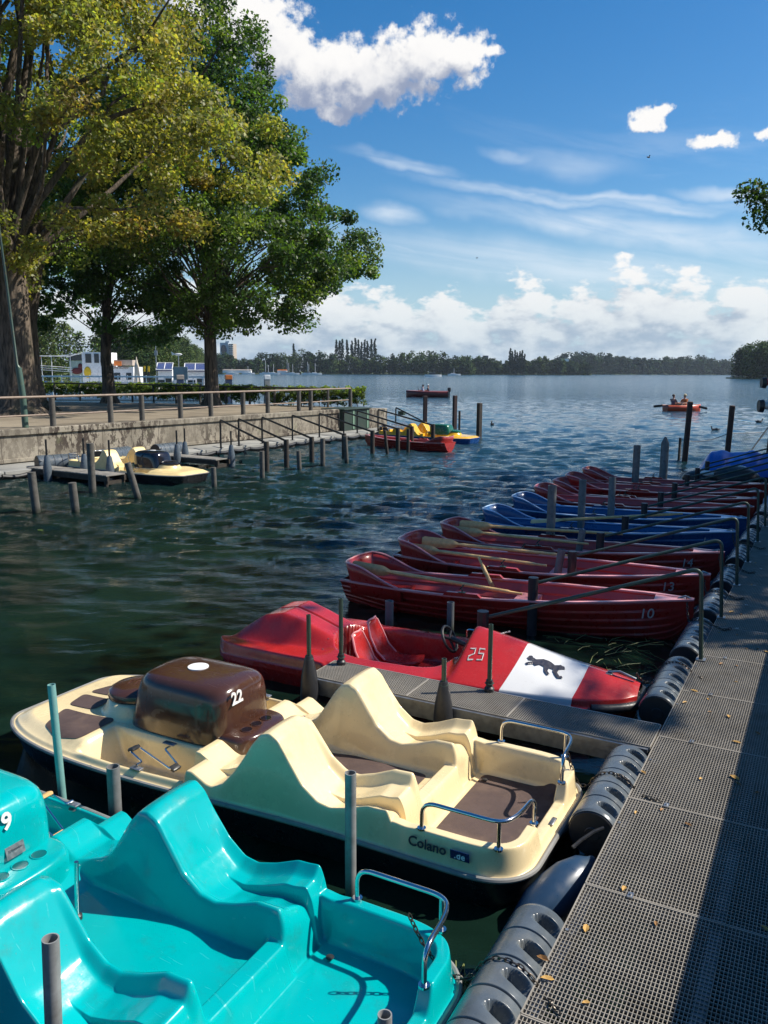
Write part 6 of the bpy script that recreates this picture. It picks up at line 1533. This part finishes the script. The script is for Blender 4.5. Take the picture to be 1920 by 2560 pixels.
# solar houseboats
for k, (xa, xb, yt, l) in enumerate(((392, 432, 909, 'small white houseboat with a tilted solar roof, left of the grey panel'), (462, 516, 910, 'white houseboat with a wide solar roof, right of the grey panel'))):
    D = 90; A_, B_ = atY(xa, 925, D), atY(xb, 925, D); w_ = B_.x - A_.x; z1 = CAM_H - (yt - 926.5) / FPX * D; z2 = CAM_H - (yt + 17 - 926.5) / FPX * D
    o = empty('houseboat', ((A_.x + B_.x) / 2, D, 0), 0, l, 'houseboat'); MB().box((0, 1.5, .3), (w_ + .6, 4, .6), bev=.1).build('pontoon', whl_, o)
    MB().box((0, 1.3, z2 / 2 + .3), (w_ - .2, 2.6, z2 - .5)).build('wall', whl_, o, smooth=False)
    mb = MB(); mb.add([(-w_ / 2, -.3, z2), (w_ / 2, -.3, z2), (w_ / 2 - .6, 2.6, z1), (-w_ / 2 - .6, 2.6, z1)], [(0, 1, 2, 3)]); mb.add([(-w_ / 2, -.3, z2 - .12), (w_ / 2, -.3, z2 - .12), (w_ / 2, -.3, z2), (-w_ / 2, -.3, z2)], [(0, 1, 2, 3)]); mb.build('solar_panel', solar, o, smooth=False)
    mb = MB()
    for t in (0, .5, 1): mb.tube([(-w_ / 2 + w_ * t, -.33, z2 + .03), (-w_ / 2 + w_ * t - .6, 2.6, z1 + .03)], .045, 5)
    for t in (.0, 1): mb.tube([(-w_ / 2 - .6 * t, -.33 + 2.93 * t, z2 + (z1 - z2) * t + .03), (w_ / 2 - .6 * t, -.33 + 2.93 * t, z2 + (z1 - z2) * t + .03)], .045, 5)
    mb.build('panel_frame', whitepaint, o); MB().box((w_ * .2, -.02, z2 * .55), (.7, .05, 1.1)).build('doorway', glass, o)
    MB().box((-w_ * .2, -.02, z2 * .6), (.8, .05, .45)).build('window', glass, o)
D = 86; q = atY(451, 927, D); o = empty('panel_board', (q.x, D, 0), 0, 'square grey translucent panel standing on the landing stage', 'board')
MB().box((0, 0, q.z - .25), (1.5, .06, 1.3), bev=.01).build('panel', simple('grey_panel', (.33, .35, .33), .4, var=.2, scale=1.5), o); MB().cyl((0, 0, .5), (0, 0, q.z - .8), .06, 6).build('leg', galv, o)
D = 90; q = atY(341, 900, D); o = empty('closed_parasol', (q.x, D, 0), 0, 'tall folded cream parasol beside the ship', 'parasol')
MB().lathe([(.06, .5), (.10, .8), (.42, 1.3), (.36, 2.0), (.26, 3.0), (.24, 3.6), (.10, q.z - .1), (.03, q.z + .35)], n=14).build('folded_cloth', simple('cream_canvas', (.55, .48, .38), .9, var=.2, scale=2), o); MB().cyl((0, 0, .3), (0, 0, 1), .05, 6).build('pole', galv, o)
q = atY(389, 868, D); o = empty('weather_mast', (q.x, D, 0), 0, 'thin mast with weather instruments above the houseboats', 'mast'); mb = MB(); mb.cyl((0, 0, .3), (0, 0, q.z + .8), .05, 6); mb.box((0, 0, q.z - .6), (.3, .2, .5)); mb.tube([(-.3, 0, q.z + .8), (.25, 0, q.z + .7)], .03, 5); mb.build('pole', galv, o)
q = atY(446, 886, D); o = empty('wind_generator', (q.x, D, 0), 0, 'small wind generator above the grey panel', 'wind generator'); MB().cyl((0, 0, .3), (0, 0, q.z), .05, 6).build('pole', galv, o); mb = MB(); mb.ell((0, 0, q.z), (.42, .12, .13)); mb.add([(-.3, 0, q.z), (-.75, 0, q.z + .3), (-.7, 0, q.z - .1)], [(0, 1, 2)]); mb.build('turbine_body', whitepaint, o)
for x, l in ((361, 'left yellow and black gas pump style post by the parasol'), (371, 'right yellow and black post by the parasol')):
    q = atY(x, 915, D); o = empty('yellow_post', (q.x, D, 0), 0, l, 'post'); MB().cyl((0, 0, .4), (0, 0, q.z), .10, 8).build('pole', yellowp, o); MB().cyl((0, 0, .4), (0, 0, q.z - .6), .12, 8).build('pole_base', rubber, o)

# ------------------------------------------------------------------ the air over the lake
hz = MB().box((0, 0, 40), (7600, 7600, 86)).build('haze', None, None, smooth=False); tag(hz, 'thin blue summer haze over the lake', 'haze', None, 'stuff')
hm = bpy.data.materials.new('haze_air'); hm.use_nodes = True; ht_ = hm.node_tree; ht_.nodes.clear()
pv = ht_.nodes.new('ShaderNodeVolumePrincipled'); pv.inputs['Color'].default_value = (.72, .86, 1, 1); pv.inputs['Density'].default_value = .00008; pv.inputs['Anisotropy'].default_value = .2
oo = ht_.nodes.new('ShaderNodeOutputMaterial'); ht_.links.new(pv.outputs[0], oo.inputs['Volume']); hz.data.materials.clear(); hz.data.materials.append(hm)
